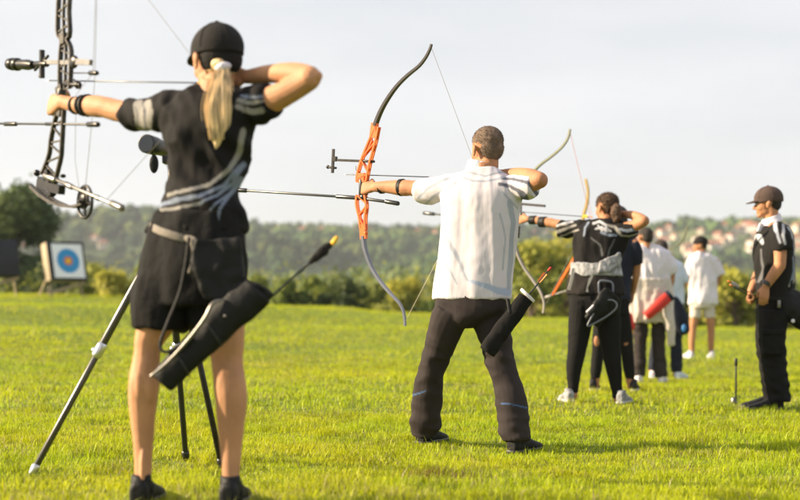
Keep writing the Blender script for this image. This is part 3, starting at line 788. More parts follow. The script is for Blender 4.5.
mb=MB(); mb.tube([tie+V(-.019,0,-.006),tie+V(0,-.012,0),tie+V(.019,0,.004)],[.012,.016,.012],12,sub=3); build('hair_tie',mb,M['white_cloth'],woman,voxel=.003,disp=lambda co,n:.002*noise.noise(co*120))
# belt, pouch and straps
def belt(J,parent,ringL,m,yaw,name='belt',grow=2.5,vox=.006):
    return garment(name,J,parent,ringL,[],m,vox=vox,yaw=yaw,grow=grow,smooth=2)
belt(J,woman,[(197,226,46.5,.117,0),(196,231,47,.119,0),(195,237,48,.121,0)],M['black_leather'],.40)
mb=MB(); mb.strip([J(150,226,-.03),J(160,231,-.105),J(172,235,-.135),J(185,239,-.142)],[.013]*4,.004,V(-.3,-1,0)); build('belt_strap',mb,M['beige_strap'],woman,bevel=.002)
for k,(hx,an) in enumerate(((142,.02),(231,-.02))):
    mb=MB(); mb.tube([J(hx+1,484,an),J(hx+1,499,an)],[.038,.040],14); build('sock',mb,M['black_cloth'],woman,voxel=.006,smooth=1)
    b=J(hx,500,an); b.z=tz(b.x,b.y); shoe(woman,b+V(-.004,-.05,0),(.10,.99),M['black_leather'],sole='black_plastic',s=.95)
for (x,an,r) in ((88,.34,.042),(84,.365,.040),(76,.41,.033)):
    c=J(x,105.5,an); build('arm_strap',MB().tube([c-W_U*.005,c+W_U*.005],r+.0015,16,round_caps=False),M['black_leather'],woman)

# quiver on her hip
QY=4.59-.20
qq=lambda x,y,dy=0: P(x,y,QY+dy)
t=empty('quiver', qq(215,330), 'large black leather hip quiver hanging behind the shorts of the nearest woman archer','quiver')
mb=MB(); pth=[(162,383,.043),(181,362,.049),(206,338,.053),(229,315,.060),(248,299,.062),(258,289,.060)]
mb.tube([qq(x,y) for x,y,r in pth],[r for *_,r in pth],22,flat=.55,side=V(1,0,1),round_caps=False,sub=3)
build('pouch',mb,M['black_leather'],t,voxel=.006,smooth=2,disp=folds(.006,10,8,.3,5))
mb=MB(); mb.tube([qq(243,283,-.005),qq(257,285,-.02),qq(272,295,-.005)],[.009,.010,.008],10,sub=3); mb.poly([qq(232,288),qq(240,281),qq(256,282),qq(273,294),qq(262,305),qq(240,318),qq(226,306)],V(0,1,0),.018)
build('mouth_flap',mb,M['black_leather'],t,voxel=.006,smooth=3)
mb=MB(); mb.tube([qq(151,376,-.03),qq(168,362,-.035),qq(190,338,-.04),qq(205,318,-.04),qq(213,303,-.035),qq(224,300,-.03)],[.005,.006,.007,.007,.006,.004],8,sub=4); build('piping',mb,M['grey_metal'],t)
mb=MB(); mb.tube([qq(189,238),qq(186,262,.0),qq(180,292),qq(168,322,-.01),qq(160,345,-.01),qq(168,352,-.02),qq(190,338,-.03)],.006,8,sub=4); build('strap',mb,M['black_leather'],t)
mb=MB(); mb.tube([qq(186,238,.03),qq(194,243,.01),qq(195,258,0),qq(189,272,.01)],[.010,.017,.014,.006],10,flat=.5,sub=4); build('strap',mb,M['beige_strap'],t)
mb=MB(); mb.poly([qq(195,240,.0),qq(240,238,.0),qq(244,280,.0),qq(228,300,.0),qq(205,300,.0),qq(192,262,0)],V(0,1,0),.012); build('hip_panel',mb,M['black_leather'],t,voxel=.006,smooth=3,disp=folds(.008,12,10,.3,6))
for (A_,B_) in (((176,352),(190,377)),((206,322),(222,346))): build('seam',MB().tube([qq(A_[0]-2,A_[1]-2,-.02),qq((A_[0]+B_[0])/2,(A_[1]+B_[1])/2,-.040),qq(B_[0],B_[1],-.015)],.003,6,sub=4),M['black_plastic'],t)
for (x,y) in ((225,316),(238,296),(248,293),(259,296)): build('rivet',MB().ell(qq(x,y,-.045 if x<230 else -.026),V(.005,0,0),V(0,.003,0),V(0,0,.005),8,5),M['grey_metal'],t)
# arrow of the quiver
a=qq(243,322); b=qq(332,243,.0)
t=arrow(a,b,'cap_black','yellow','arrow with dark fletching and yellow nock sticking out of the large black quiver',rad=.0045,flen=.075)
mb=MB(); dd=(b-a).normalized(); mb.tube([b-dd*.105,b-dd*.08,b-dd*.04,b-dd*.01],[.006,.014,.019,.012],12,flat=.75); build('fletching',mb,M['cap_black'],t,voxel=.004,disp=lambda co,n:.003*noise.noise(co*90))
build('nock',MB().ell(b+dd*.012,dd*.016,dd.cross(UP).normalized()*.013,UP*.013,12,8),M['yellow'],t)

# compound bow
O=J(60,96,.50); bp=lambda x,y: onpl(x,y,O,W_U); NB=V(W_U.y,-W_U.x,0)
bow=empty('compound_bow', bp(60,96), 'camouflage compound bow with cams held at arm length by the nearest woman','bow')
def lattice(A,B,n,r=.0055,mid=True,zig=True,wd=True):
    mb=MB()
    def at(L,t):
        L=crom(L,4); k=t*(len(L)-1); i=min(int(k),len(L)-2); fr=k-i; return (L[i][0]*(1-fr)+L[i+1][0]*fr, L[i][1]*(1-fr)+L[i+1][1]*fr)
    for off in ((-.009,.009) if wd else (0,)):
        pa=[bp(*at(A,i/10))+NB*off for i in range(11)]; pb=[bp(*at(B,i/10))+NB*off for i in range(11)]
        mb.strip(pa,r,.005 if wd else .009,NB); mb.strip(pb,r,.005 if wd else .009,NB)
        for i in range(n+1):
            t0=i/n; t1=min(1,(i+.8)/n) if zig else t0
            a_=at(A,t0) if i%2==0 or not zig else at(B,t0); b_=at(B,t1) if i%2==0 or not zig else at(A,t1)
            mb.strip([bp(*a_)+NB*off,bp(*b_)+NB*off],r*.7,.004,NB)
    if mid: mb.strip([bp((at(A,i/6)[0]+at(B,i/6)[0])/2,(at(A,i/6)[1]+at(B,i/6)[1])/2) for i in range(7)],r*.8,.006,NB)
    return mb
m1=lattice([(58,-34),(59,-10),(58,15),(58,34),(62,39)],[(69,-34),(70,-8),(69,12),(70,34),(66,40)],8,.0042,True,True,False)
m2=lattice([(63,38),(61,50),(60,70),(60,90)],[(66,38),(71,48),(71,66),(70,88)],6,.0042,True,True,False)
m3=lattice([(58,110),(54,125),(51,140),(49,156),(42,174)],[(64,110),(63,128),(62,145),(61,158),(56,178)],7,.0042,False,True,False)
for m_ in (m2,m3):
    k=len(m1.v); m1.v+=m_.v; m1.f+=[tuple(i+k for i in f_) for f_ in m_.f]
m1.strip([bp(64,33),bp(64,44)],.017,.012,NB); m1.strip([bp(60,86),bp(61,92)],.022,.012,NB)
m1.strip([bp(61,110),bp(60,116)],.016,.012,NB)
riser=build('riser',m1,M['camo'],bow)
mb=MB(); mb.tube([bp(62,90),bp(61,98),bp(58,110),bp(59,114)],[.017,.018,.019,.014],12,flat=.8); build('grip',mb,M['black_plastic'],bow,sub if False else None) if False else build('grip',mb,M['black_plastic'],bow)
for sy in (0,1):
    my=(lambda x,y:(x,y)) if sy==0 else (lambda x,y:(x+17,-45-(y-205)*.93))
    if sy==0:
        pk=[(42,176),(46,184),(56,186),(60,180)]
        mb=MB(); mb.strip([bp(40,181),bp(50,187),bp(62,190)],.018,.014,NB); mb.ell(bp(37,173),W_U*.014,NB*.014,UP*.014); mb.ell(bp(63,176),W_U*.012,NB*.012,UP*.008); mb.strip([bp(48,170),bp(52,196)],.012,.013,NB)
        build('limb_pocket',mb,M['dark_metal'],bow)
        for off in (-.014,.014):
            mb=MB(); mb.strip([p+NB*off for p in (bp(34,186),bp(42,194),bp(52,201),bp(64,206),bp(76,207),bp(86,204))],[.006,.007,.006,.005,.005,.004],.008,NB); build('limb',mb,M['camo'],bow)
        cc=bp(85,202); R=.053
    else:
        mb=MB(); mb.strip([bp(56,-36),bp(72,-36)],.02,.014,NB); build('limb_pocket',mb,M['dark_metal'],bow)
        for off in (-.014,.014):
            mb=MB(); mb.strip([p+NB*off for p in (bp(60,-36),bp(70,-50),bp(84,-58),bp(100,-58))],[.007,.006,.005,.004],.008,NB); build('limb',mb,M['camo'],bow)
        cc=bp(100,-56); R=.048
    mb=MB(); pts=[cc+W_U*(R*math.cos(a_)*1.05)+UP*(R*1.15*math.sin(a_)) for a_ in [i*math.pi/12 for i in range(24)]]+[cc+W_U*R*1.05]
    mb.tube(pts,.0062,8,round_caps=False)
    pts=[cc+V(0,0,.008)+W_U*(R*.6*math.cos(a_)+.008)+UP*(R*.6*math.sin(a_)) for a_ in [i*math.pi/8 for i in range(17)]]; mb.tube(pts,.006,8,round_caps=False)
    mb.ell(cc+W_U*.01+UP*.012,W_U*.026,NB*.012,UP*.024); mb.strip([cc-W_U*R-UP*.01,cc+W_U*R+UP*.01],.004,.004,NB); mb.strip([cc-UP*R*1.1,cc+UP*R*1.1],.004,.004,NB); mb.tube([cc-NB*.024,cc+NB*.024],.006,10)
    build('cam',mb,M['dark_metal'],bow)
nk=J(212,83,.03)
mb=MB(); mb.tube([bp(103,-60),nk],.0011,5,round_caps=False); mb.tube([nk,bp(101,206)],.0011,5,round_caps=False); build('bowstring',mb,M['string'],bow)
mb=MB(); mb.tube([bp(98,-55),bp(95,73)],.0012,5,round_caps=False); mb.tube([bp(95,73),bp(92,120),bp(85,192)],.0012,5,round_caps=False); mb.tube([bp(97,-50),bp(93,73),bp(76,95),bp(75,160),bp(80,195)],.0010,5,round_caps=False); build('cable',mb,M['string'],bow)
mb=MB(); mb.tube([bp(66,73),bp(96,73)],.0025,8); mb.tube([bp(90,73),bp(97,73)],.009,8); build('cable_guard',mb,M['dark_metal'],bow)
mb=MB(); mb.tube([bp(64,84)+NB*.0,bp(80,85)],[.008,.009],10); mb.ell(bp(78,85),W_U*.016,NB*.014,UP*.016); mb.tube([bp(74,80),bp(80,88)],.005,8); build('arrow_rest',mb,M['dark_metal'],bow)
mb=MB(); mb.strip([bp(45,62),bp(90,63)],.008,.006,NB); mb.strip([bp(70,61),bp(91,62.5)],.010,.007,NB); sg=build('sight_bar',mb,M['grey_metal'],bow)
mb=MB(); mb.strip([bp(42,50),bp(42,78)],.007,.009,NB); mb.tube([bp(35,70),bp(48,56)],.006,8); mb.strip([bp(42,62),bp(74,62)],.004,.004,NB); mb.tube([bp(36,64),bp(47,64)],.012,10); mb.ell(bp(74,62),W_U*.03,NB*.012,UP*.026); mb.ell(bp(41,76),W_U*.012,NB*.01,UP*.01); build('sight_block',mb,M['dark_metal'],bow)
mb=MB(); a_=bp(9,64); b_=bp(33,65); dr=(b_-a_).normalized(); mb.tube([a_,a_+dr*.01,a_+dr*.05,a_+dr*.055,a_+(b_-a_)*.8,b_],[.020,.024,.024,.018,.022,.016],18,round_caps=False); mb.tube([a_+dr*.07,a_+dr*.085],.027,16); mb.tube([a_+dr*.035,a_+dr*.04],.0265,16); build('sight_scope',mb,M['dark_metal'],bow)
mb=MB(); mb.tube([bp(-60,123),bp(97,124.5)],.0045,10); mb.tube([bp(5,124),bp(16,124)],.009,10); mb.tube([bp(88,124.5),bp(98,124.5)],.010,12); mb.tube([bp(46,124),bp(58,124)],.007,10); build('front_stabilizer',mb,M['dark_metal'],bow)
mb=MB(); e=.10; a_=bp(52,178)+V(0,0,0); b_=bp(122,208); mb.tube([a_,b_],.0075,12); mb.tube([bp(112,203.5),b_],.0135,14); mb.tube([bp(66,184),bp(72,187)],.011,12); mb.tube([bp(96,197),bp(99,198.5)],.010,12); mb.tube([bp(46,176),bp(56,180)],.016,12); build('side_stabilizer',mb,M['grey_metal'],bow)
arrow(bp(49,80.5),nk-V(0,0,0),'yellow','orange_soft','arrow on the drawn string of the compound bow, below the sight',rad=.0026)

# spotting scope on tripod behind her
TY=5.6
apx=P(171,232,TY); t=empty('spotting_scope_tripod',V(apx.x,TY,tz(apx.x,TY)),'metal tripod with three legs standing on the grass behind the nearest woman','tripod')
def tleg(ax,ay,fx,fy,Y,mm):
    a_=P(ax,ay,TY); b_=P(fx,fy,Y); b_.z=tz(b_.x,b_.y)+.01; d=(b_-a_)
    l=build('leg',MB().tube([a_,a_+d*.5],.0165,12),M[mm],t); 
    build('leg_section',MB().tube([a_+d*.48,b_],.0135,12),M[mm],l)
    c=MB(); c.tube([a_+d*.47,a_+d*.51],.022,12); c.ell(a_+d*.49+V(-.022,0,0),V(.012,0,0),V(0,.01,0),V(0,0,.014)); build('leg_clamp',c,M['silver'],l)
    c=MB(); c.tube([b_-d*.03,b_+V(0,0,.0)],[.019,.016],12); build('foot',c,M['silver'] if fx<100 else M['black_plastic'],l)
tleg(163,234,32,476,5.5,'tripod_metal'); tleg(168,234,186,461,6.1,'black_plastic'); tleg(172,234,222,468,5.8,'dark_metal')
mb=MB(); mb.tube([apx-V(0,0,.25),P(171,163,TY)],.014,12); mb.tube([apx-V(0,0,.06),apx+V(0,0,.02)],.035,14); build('centre_column',mb,M['dark_metal'],t)
build('pan_head',MB().box(P(170,160,TY),V(.03,0,0),V(0,.03,0),V(0,0,.018)),M['black_plastic'],t,bevel=.006)
sc=P(155,146,TY); t=empty('spotting_scope',sc,'black spotting scope with hanging lens cover beside the nearest woman','spotting scope')
ax=V(-.35,-.93,0.05).normalized(); mb=MB(); c0=P(151,145,TY-.02)
mb.tube([c0-ax*.26,c0-ax*.12,c0-ax*.05,c0-ax*.03,c0+ax*.04],[.030,.032,.036,.040,.041],22,round_caps=False); build('scope_body',mb,M['black_plastic'],t,bevel=.003)
build('eyepiece',MB().tube([c0-ax*.26,c0-ax*.31],.022,16),M['black_plastic'],t)
build('lens',MB().tube([c0+ax*.034,c0+ax*.0415],[.036,.036],20,round_caps=False),M['glass'],t)
mb=MB(); mb.ell(P(154,164,TY-.05),V(.020,0,0),V(0,.006,0),V(0,0,.040),20,10); mb.tube([P(153,156,TY-.05),P(152,152,TY-.05)],.003,6); build('lens_cover',mb,M['black_leather'],t)

# === 2. archer in white ===
M_U=V(-.81,.58,0).normalized()
tm=[(482,168,11,.06,0),(483,176,26,.075,0),(484,184,38,.10,0),(482,197,39,.118,0),(481,212,37,.122,0),(479,238,36.5,.12,0),(475.5,264,36,.125,0),(472.5,285,36.5,.13,0),(471.5,299,37,.13,0)]
tmb=tm[:7]+[(472,290,34,.12,0),(471,308,30,.125,0),(469,322,12,.09,0)]
ma=[[(452,186,.07,.056),(428,189,.16,.050),(411,188,.22,.043)],[(411,188,.22,.043),(403,188,.26,.046),(387,187,.34,.036),(376,187,.39,.030)],
    [(512,186,-.06,.055),(528,184,-.14,.050),(541,180,-.2,.043)],[(541,180,-.2,.042),(526,176,-.12,.044),(508,175,0,.036),(492,176,.09,.030)]]
ml=[[(452,312,0,.085),(440.5,342,.05,.062),(434.5,360,.08,.054),(429.5,380,.11,.052),(426,410,.17,.050),(425,438,.2,.042)],[(490,312,0,.085),(496.5,342,-.02,.062),(500,360,-.04,.054),(506,380,-.06,.052),(513,412,-.1,.050),(516,446,-.13,.042)]]
man,J,q,rt,f,up=person(7.1,'short haired man in white shirt and dark trousers drawing the orange bow',(475,448),(486.5,148.5,.03),V(-.5,.86,0),tmb,ma,ml,M['skin_tan'],M['hair_grey'],
    hs=1.03,yaw=.30,vox=.0055,nb=(484,170,0),hands=[((376,187,.39),M_U,V(M_U.y,-M_U.x,0)+V(0,0,-.3),UP,.95,1.05),((492,176,.09),V(-.8,.5,.1),V(0,1,-.3),V(0,0,-1),.8,1.05)],hairamp=.001,fz=7000,flen=.008)
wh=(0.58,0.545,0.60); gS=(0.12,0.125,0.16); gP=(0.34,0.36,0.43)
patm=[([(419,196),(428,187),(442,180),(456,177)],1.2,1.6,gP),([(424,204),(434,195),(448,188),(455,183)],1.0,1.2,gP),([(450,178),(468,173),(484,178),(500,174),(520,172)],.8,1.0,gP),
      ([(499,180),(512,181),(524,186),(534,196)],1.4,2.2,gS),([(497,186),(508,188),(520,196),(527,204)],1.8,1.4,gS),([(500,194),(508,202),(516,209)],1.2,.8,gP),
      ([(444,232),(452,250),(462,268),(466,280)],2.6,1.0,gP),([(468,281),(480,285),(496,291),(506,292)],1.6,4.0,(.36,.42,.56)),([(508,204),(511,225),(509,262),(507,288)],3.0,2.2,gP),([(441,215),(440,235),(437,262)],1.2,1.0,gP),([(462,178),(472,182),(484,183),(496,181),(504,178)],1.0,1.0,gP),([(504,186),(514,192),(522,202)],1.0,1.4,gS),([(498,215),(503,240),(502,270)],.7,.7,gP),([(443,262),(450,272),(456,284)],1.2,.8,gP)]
garment('shirt',J,man,tm,[[(462,184,.05,.066),(445,188,.10,.070),(430,191,.16,.072),(419,192,.20,.070)],[(500,184,-.03,.064),(514,187,-.07,.066),(526,187,-.13,.064),(534,186,-.16,.060)]],M['paint_cloth'],vox=.0065,
    fold=folds(.013,9,1.3,.3,4,diag=.2,mid=.25),paint=strokes(lambda co,n,x,y:wh,patm,7.1),yaw=.30,grow=1.0)
mb=MB(); mb.ellrings([(J(481,166,.02)+V(0,0,-.03),V(.085,0,-.012),V(0,.075,0)),(J(481,166,.02),V(.078,0,-.014),V(0,.07,0)),(J(481,166,.02)+V(0,0,.022),V(.070,0,-.014),V(0,.064,0))],24); build('collar',mb,M['paleblue_cloth'],man,voxel=.005,smooth=2,disp=folds(.004,20,20,.5,3))
tr=[(472,287,35,.125,0),(471.5,300,36,.13,0),(471,311,34,.13,0),(468.5,320,20,.12,0),(467,327,7,.08,0)]
trl=[[(452,312,0,.102),(447.5,322,.01,.098),(440.5,342,.05,.086),(434.5,360,.08,.075),(429.5,380,.11,.076),(427,400,.15,.083),(425.5,420,.18,.082),(425.5,434,.2,.072)],
     [(490,312,0,.102),(491,322,0,.098),(496.5,341,-.02,.084),(500,360,-.04,.078),(506,380,-.06,.075),(511,400,-.09,.084),(514,420,-.11,.085),(516,441,-.13,.074)]]
def trfold(amp,seed,zk):
    def f_(co,n):
        z=co.z; k=0.4+1.0*math.exp(-((z-zk)/.12)**2)+1.2*math.exp(-((z-.06)/.12)**2)
        return amp*k*((1-abs(noise.noise(V(co.x*6+seed,co.y*6,z*15+co.x*5)))*2.4)*.7+noise.noise(V(co.x*13,co.y*13,z*20+seed)))+amp*.8*noise.noise(V(co.x*10,co.y*10,z*3+seed))
    return f_
pipe=[([(411,398),(418,395),(425,392)],.6,.6,(.06,.12,.26)),([(499,401),(510,402),(524,406)],.6,.6,(.06,.12,.26))]
garment('trousers',J,man,tr,trl,M['paint_cloth'],vox=.0075,fold=trfold(.007,3,.45),paint=strokes(lambda co,n,x,y:(.032,.025,.025),pipe,7.1),yaw=.30)
for (hx,dy,td) in ((421,.2,(.5,.86)),(512,-.13,(.6,.8))):
    b=J(hx,445,dy); b.z=tz(b.x,b.y); shoe(man,b+V(.0,-.04,0),td,M['black_leather'],sole='black_plastic',s=1.05)
for (hx,dy) in ((425,.2),(516,-.13)): build('sock',MB().tube([J(hx,432,dy),J(hx,444,dy)],.045,14),M['black_cloth'],man)
for (x,an,r) in ((382,.37,.036),(402,.265,.049)):
    c=J(x,187.5,an); build('arm_strap',MB().tube([c-M_U*.011,c+M_U*.011],r,18,round_caps=False),M['black_leather'],man)
# his bow
O=J(362,187,.46); bp=lambda x,y: onpl(x,y,O,M_U); NB=V(M_U.y,-M_U.x,0)
bow=empty('recurve_bow', bp(361,187), 'recurve bow with bright orange riser held by the man in white','bow')
A=[(376,126),(368,145),(362,160),(358,174),(357.5,182)]; B=[(379,127),(376,142),(371,160),(368,174),(367,181)]
mb=lattice(A,B,4,.0052,False,True); 
mb.strip([bp(375,123),bp(373,138)],.020,.012,NB); mb.strip([bp(362,173),bp(361.5,181)],.024,.013,NB); mb.strip([bp(372,140),bp(366,152)],.009,.009,NB)
m2=lattice([(357.5,195),(357,205),(360,218),(361,228)],[(365,194),(367,206),(365.5,218),(366,230)],3,.0052,False,True)
k=len(mb.v); mb.v+=m2.v; mb.f+=[tuple(i+k for i in f_) for f_ in m2.f]; mb.strip([bp(363,224),bp(364,239)],.020,.012,NB); mb.ell(bp(366,233),M_U*.012,NB*.014,UP*.012)
build('riser',mb,M['orange'],bow)
mb=MB(); mb.tube([bp(361.5,180),bp(362,187),bp(361,194)],[.016,.018,.014],12); build('grip',mb,M['black_plastic'],bow)
mb=MB(); UL=crom([(375,126),(380,113),(387,100),(397,86),(408,75),(419,66),(426,57),(430,49),(431.5,44)],3); mb.strip([bp(*p) for p in UL],[.009-.004*i/len(UL) for i in range(len(UL))],[.016-.010*i/len(UL) for i in range(len(UL))],NB); build('limb',mb,M['limb_black'],bow)
mb=MB(); LL=crom([(363.5,236),(365,249),(371,266),(380,281),(391,294),(400,304),(404,314),(405,326)],3); mb.strip([bp(*p) for p in LL],[.009-.004*i/len(LL) for i in range(len(LL))],[.016-.010*i/len(LL) for i in range(len(LL))],NB); build('limb',mb,M['limb_grey'],bow)
nk=J(480,178.5,.10)
mb=MB(); mb.tube([bp(431.5,48),nk],.0014,5,round_caps=False); build('bowstring',mb,M['string'],bow); mb=MB(); mb.tube([nk,bp(405,322)],.0014,5,round_caps=False); build('bowstring',mb,M['string_pale'],bow)
mb=MB(); mb.strip([bp(334,160),bp(373,161.5)],.007,.006,NB); mb.tube([bp(361,161),bp(374,161.5)],.008,10); build('sight_bar',mb,M['dark_metal'],bow)
mb=MB(); mb.strip([bp(333.5,149),bp(332.5,173)],.007,.006,NB); mb.tube([bp(327,167),bp(336,168)],.007,8); mb.ell(bp(328,167),M_U*.012,NB*.009,UP*.011); mb.strip([bp(327,167),bp(333,168)],.006,.004,NB); mb.box(bp(335,159),M_U*.012,NB*.01,UP*.014); build('sight_block',mb,M['dark_metal'],bow)
mb=MB(); mb.tube([bp(362,174),bp(356,170),bp(356,166)],.002,6); mb.tube([bp(356,176),bp(358,172)],.002,6); build('clicker',mb,M['dark_metal'],bow)
mb=MB(); mb.tube([bp(238,190),bp(360,198)],.0075,12); mb.tube([bp(337,196.5),bp(360,198)],.012,12); mb.tube([bp(236,190),bp(246,190.5)],.014,12); build('long_stabilizer',mb,M['carbon'],bow)
mb=MB(); mb.tube([bp(360,198),bp(395,203)],.009,12); mb.tube([bp(386,201.5),bp(398,203.5)],.013,12); mb.ell(bp(363,197),M_U*.02,NB*.018,UP*.02); build('rear_stabilizer',mb,M['carbon'],bow)
arrow(bp(347,174.5),nk,'yellow','orange_soft','arrow on the drawn string of the orange recurve bow',rad=.0029)
# his quiver
QY=7.1-.17; qq=lambda x,y,dy=0: P(x,y,QY+dy)
t=empty('quiver', qq(505,325), 'slim black hip quiver with white rim on the man in the white shirt','quiver')
mb=MB(); mb.tube([qq(487,352),qq(500,333),qq(514,314),qq(526,297)],[.045,.047,.045,.042],18,flat=.6,side=V(1,0,.7),round_caps=False); build('pouch',mb,M['black_cloth'],t,voxel=.007,smooth=2,disp=folds(.006,12,8,.3,9))
dd=(qq(526,297)-qq(487,352)).normalized(); c=qq(527.5,295.5); sx=V(.72,0,-.69); build('rim',MB().ellrings([(c-dd*.008,sx*.050,V(0,.032,0)),(c+dd*.008,sx*.050,V(0,.032,0))],20),M['limb_grey'] if False else M['white_cloth'],t,bevel=.002)
build('strap',MB().tube([qq(508,300),qq(510,312,-.02)],.010,8,flat=.4),M['black_leather'],t)
arrow(qq(520,306),qq(548.5,270.5),'orange_soft','red','orange fletched arrow in the slim black quiver of the man in white',rad=.0045,flen=.07)

# === 3. archer with white waist bag ===
D_U=V(-.72,.69,0).normalized()
td=[(607,219,8,.05,0),(605,224,20,.075,0),(602,231,26,.10,0),(600,243,25.5,.115,0),(598,256,23,.11,0),(596,268,22,.11,0),(595,280,25.5,.125,0),(595,294,27.5,.135,0)]
tdb=td[:7]+[(595,300,25,.125,0),(595,314,22,.12,0)]
da=[[(584,227,.08,.048),(567,226,.16,.042),(552,223,.24,.037)],[(552,223,.24,.038),(545,222,.28,.038),(535,220,.34,.030),(527,219,.38,.026)],
    [(620,228,-.08,.05),(634,226,-.15,.045),(645,221,-.22,.038)],[(645,221,-.22,.038),(636,216,-.14,.036),(624,214,-.02,.028),(618,214,.04,.025)]]
dl=[[(583,300,0,.10),(580,325,0,.085),(577,350,0,.066),(574,368,0,.055),(573,388,0,.038),(573,396,0,.038)],[(606,300,0,.10),(609,325,0,.085),(611,350,0,.066),(614,370,0,.054),(617,392,0,.036),(618,400,0,.038)]]
dw,J,q,rt,f,up=person(10.3,'archer in black shirt and leggings with white waist bag and dark hair bun',(595,401),(606.5,207.5,.03),V(-.6,.8,0),tdb,da,dl,M['skin_tan'],M['hair_brown'],
    hs=1.0,yaw=.3,vox=.007,nb=(607,220,0),fz=5000,flen=.018,hands=[((527,219,.38),D_U,V(D_U.y,-D_U.x,0),UP,.95,1.0),((618,214,.04),V(-.9,.4,.1),V(0,1,-.3),V(0,0,-1),.8,.95)],hairamp=.008)
hm=MB(); hm.ell(J(616,211,-.10),V(.045,0,.01),V(0,.05,0),V(0,0,.06)); hm.ell(J(617,216,-.10),V(.038,0,.01),V(0,.04,0),V(0,0,.055)); build('hair_bun',hm,M['hair_brown'],dw,voxel=.007,smooth=2,disp=lambda co,n:.008*noise.noise(co*45))
pd=[([(559,225),(566,223),(574,221)],1,1.3,gW),([(558,232),(566,229),(576,225)],1.6,1.2,gA),([(560,237),(568,234),(578,230)],.7,.7,gA),
    ([(592,224),(598,222),(604,226)],1.2,1.4,gW),([(594,229),(600,228),(605,232)],1.0,1.4,gW),([(606,226),(612,228),(616,234)],1.2,1.6,gA),([(600,233),(606,236),(613,236)],1.4,1.0,gB),
    ([(616,230),(624,232),(634,230)],1.0,1.6,gB),([(618,236),(626,237),(636,234)],.8,.8,gA),([(588,223),(584,228),(582,236)],.8,.8,gB),([(590,238),(597,246),(600,256)],.5,.9,gC),([(611,240),(606,250),(606,258)],.5,.9,gC),([(596,226),(600,231),(604,228),(608,232)],.8,.8,gW),([(616,256),(608,262),(600,266)],1.2,2.4,gA),([(618,262),(612,266)],1.0,1.6,gW),([(556,227),(562,225),(570,224)],.5,.6,gA)]
garment('shirt',J,dw,td,[[(592,228,.05,.062),(578,229,.10,.066),(560,229,.19,.066)],[(612,229,-.04,.062),(622,230,-.08,.062),(636,228,-.15,.058)]],M['paint_cloth'],vox=.008,fold=folds(.016,8,4,.3,8,diag=.3),paint=strokes(lambda co,n,x,y:(.018,.015,.015) if y>276 else BLK,pd,10.3),yaw=.3,grow=.5)
garment('leggings',J,dw,[(595,286,25,.125,0),(595,300,26,.13,0),(595,315,22,.12,0)],[[(583,300,0,.108),(580,325,0,.094),(577,350,0,.074),(574,368,0,.062),(573,388,0,.043),(573,393,0,.042)],[(606,300,0,.108),(609,325,0,.094),(611,350,0,.075),(614,370,0,.062),(617,392,0,.042),(617.5,398,0,.041)]],M['black_cloth'],vox=.008,fold=folds(.003,8,12,.3,8),yaw=.3)
for hx,dy,td_ in ((570,.0,(-.2,.97)),(619,-.03,(.45,.85))):
    b=J(hx,402,dy); b.z=tz(b.x,b.y); shoe(dw,b+V(0,-.05,0),td_,M['bag_grey'],s=.92)
for (x,an,y) in ((543,.29,222),(533,.35,220)):
    c=J(x,y,an); build('arm_guard',MB().tube([c-D_U*.028,c+D_U*.028],.044 if x>540 else .036,16,round_caps=False),M['black_leather'],dw)
t=empty('waist_bag', J(595,270,-.1), 'white and grey waist bag strapped round the archer in black leggings','waist bag')
mb=MB(); mb.ellrings(rings(J,[(596,263,24,.13,0),(596,270,24.5,.135,0),(596,276,25.5,.14,0)],3,.3),28); build('waist_band',mb,M['bag_grey'],t,voxel=.008,smooth=2,disp=folds(.012,12,12,.4,3))
mb=MB(); mb.poly([J(600,262,-.13),J(620,252,-.11),J(621,262,-.11),J(610,272,-.14),J(598,273,-.14)],V(0,1,0),.02); build('side_pocket',mb,M['bag_grey'],t,voxel=.008,smooth=2,disp=folds(.01,14,14,.4,3))
for L in ([(573,268),(572,278),(569,290)],[(596,270),(590,280),(587,292)]):
    build('strap',MB().strip([J(x,y,-.125) for x,y in L],.011,.005,V(0,1,0)),M['cream_cloth'],t)
def loop(pts,r,m,name,parent,J_,dy): 
    pts=pts+[pts[0],pts[1]]; mb=MB(); mb.tube([J_(x,y,dy) for x,y in pts],r,8,sub=4,round_caps=False); return build(name,mb,m,parent)
loop([(600,281),(611,282),(613,289),(611,296),(601,296),(599,290)],.009,M['limb_grey'],'buckle_ring',t,J,-.165)
t=empty('quiver', J(600,305,-.15), 'black hip quiver with white outline on the archer with the waist bag','quiver')
mb=MB(); mb.tube([J(591,322,-.16),J(602,308,-.17),J(612,293,-.16)],[.075,.088,.085],18,flat=.42,side=V(1,0,.8),round_caps=False,sub=3); build('pouch',mb,M['black_leather'],t,voxel=.008,smooth=2,disp=folds(.01,12,10,.3,5))
loop([(590,320),(600,303),(612,300),(617,306),(610,314),(597,322),(588,326)],.007,M['limb_grey'],'piping',t,J,-.205)
build('pocket_edge',MB().tube([J(587,312,-.20),J(594,305,-.205),J(603,298,-.20)],.009,8),M['white_cloth'],t)
O=J(514,217,.47); bp=lambda x,y: onpl(x,y,O,D_U); NB=V(D_U.y,-D_U.x,0)
bow=empty('recurve_bow', bp(514,217), 'olive recurve bow drawn by the archer with the white waist bag','bow')
mb=MB(); mb.strip([bp(527,185),bp(520,196),bp(515,206),bp(516,215),bp(514,226),bp(514,238)],[.014,.012,.018,.016,.018,.014],.013,NB); mb.strip([bp(519,226),bp(518,238)],.006,.01,NB); mb.strip([bp(514,226),bp(519,227)],.006,.008,NB);build('riser',mb,M['dark_metal'],bow)
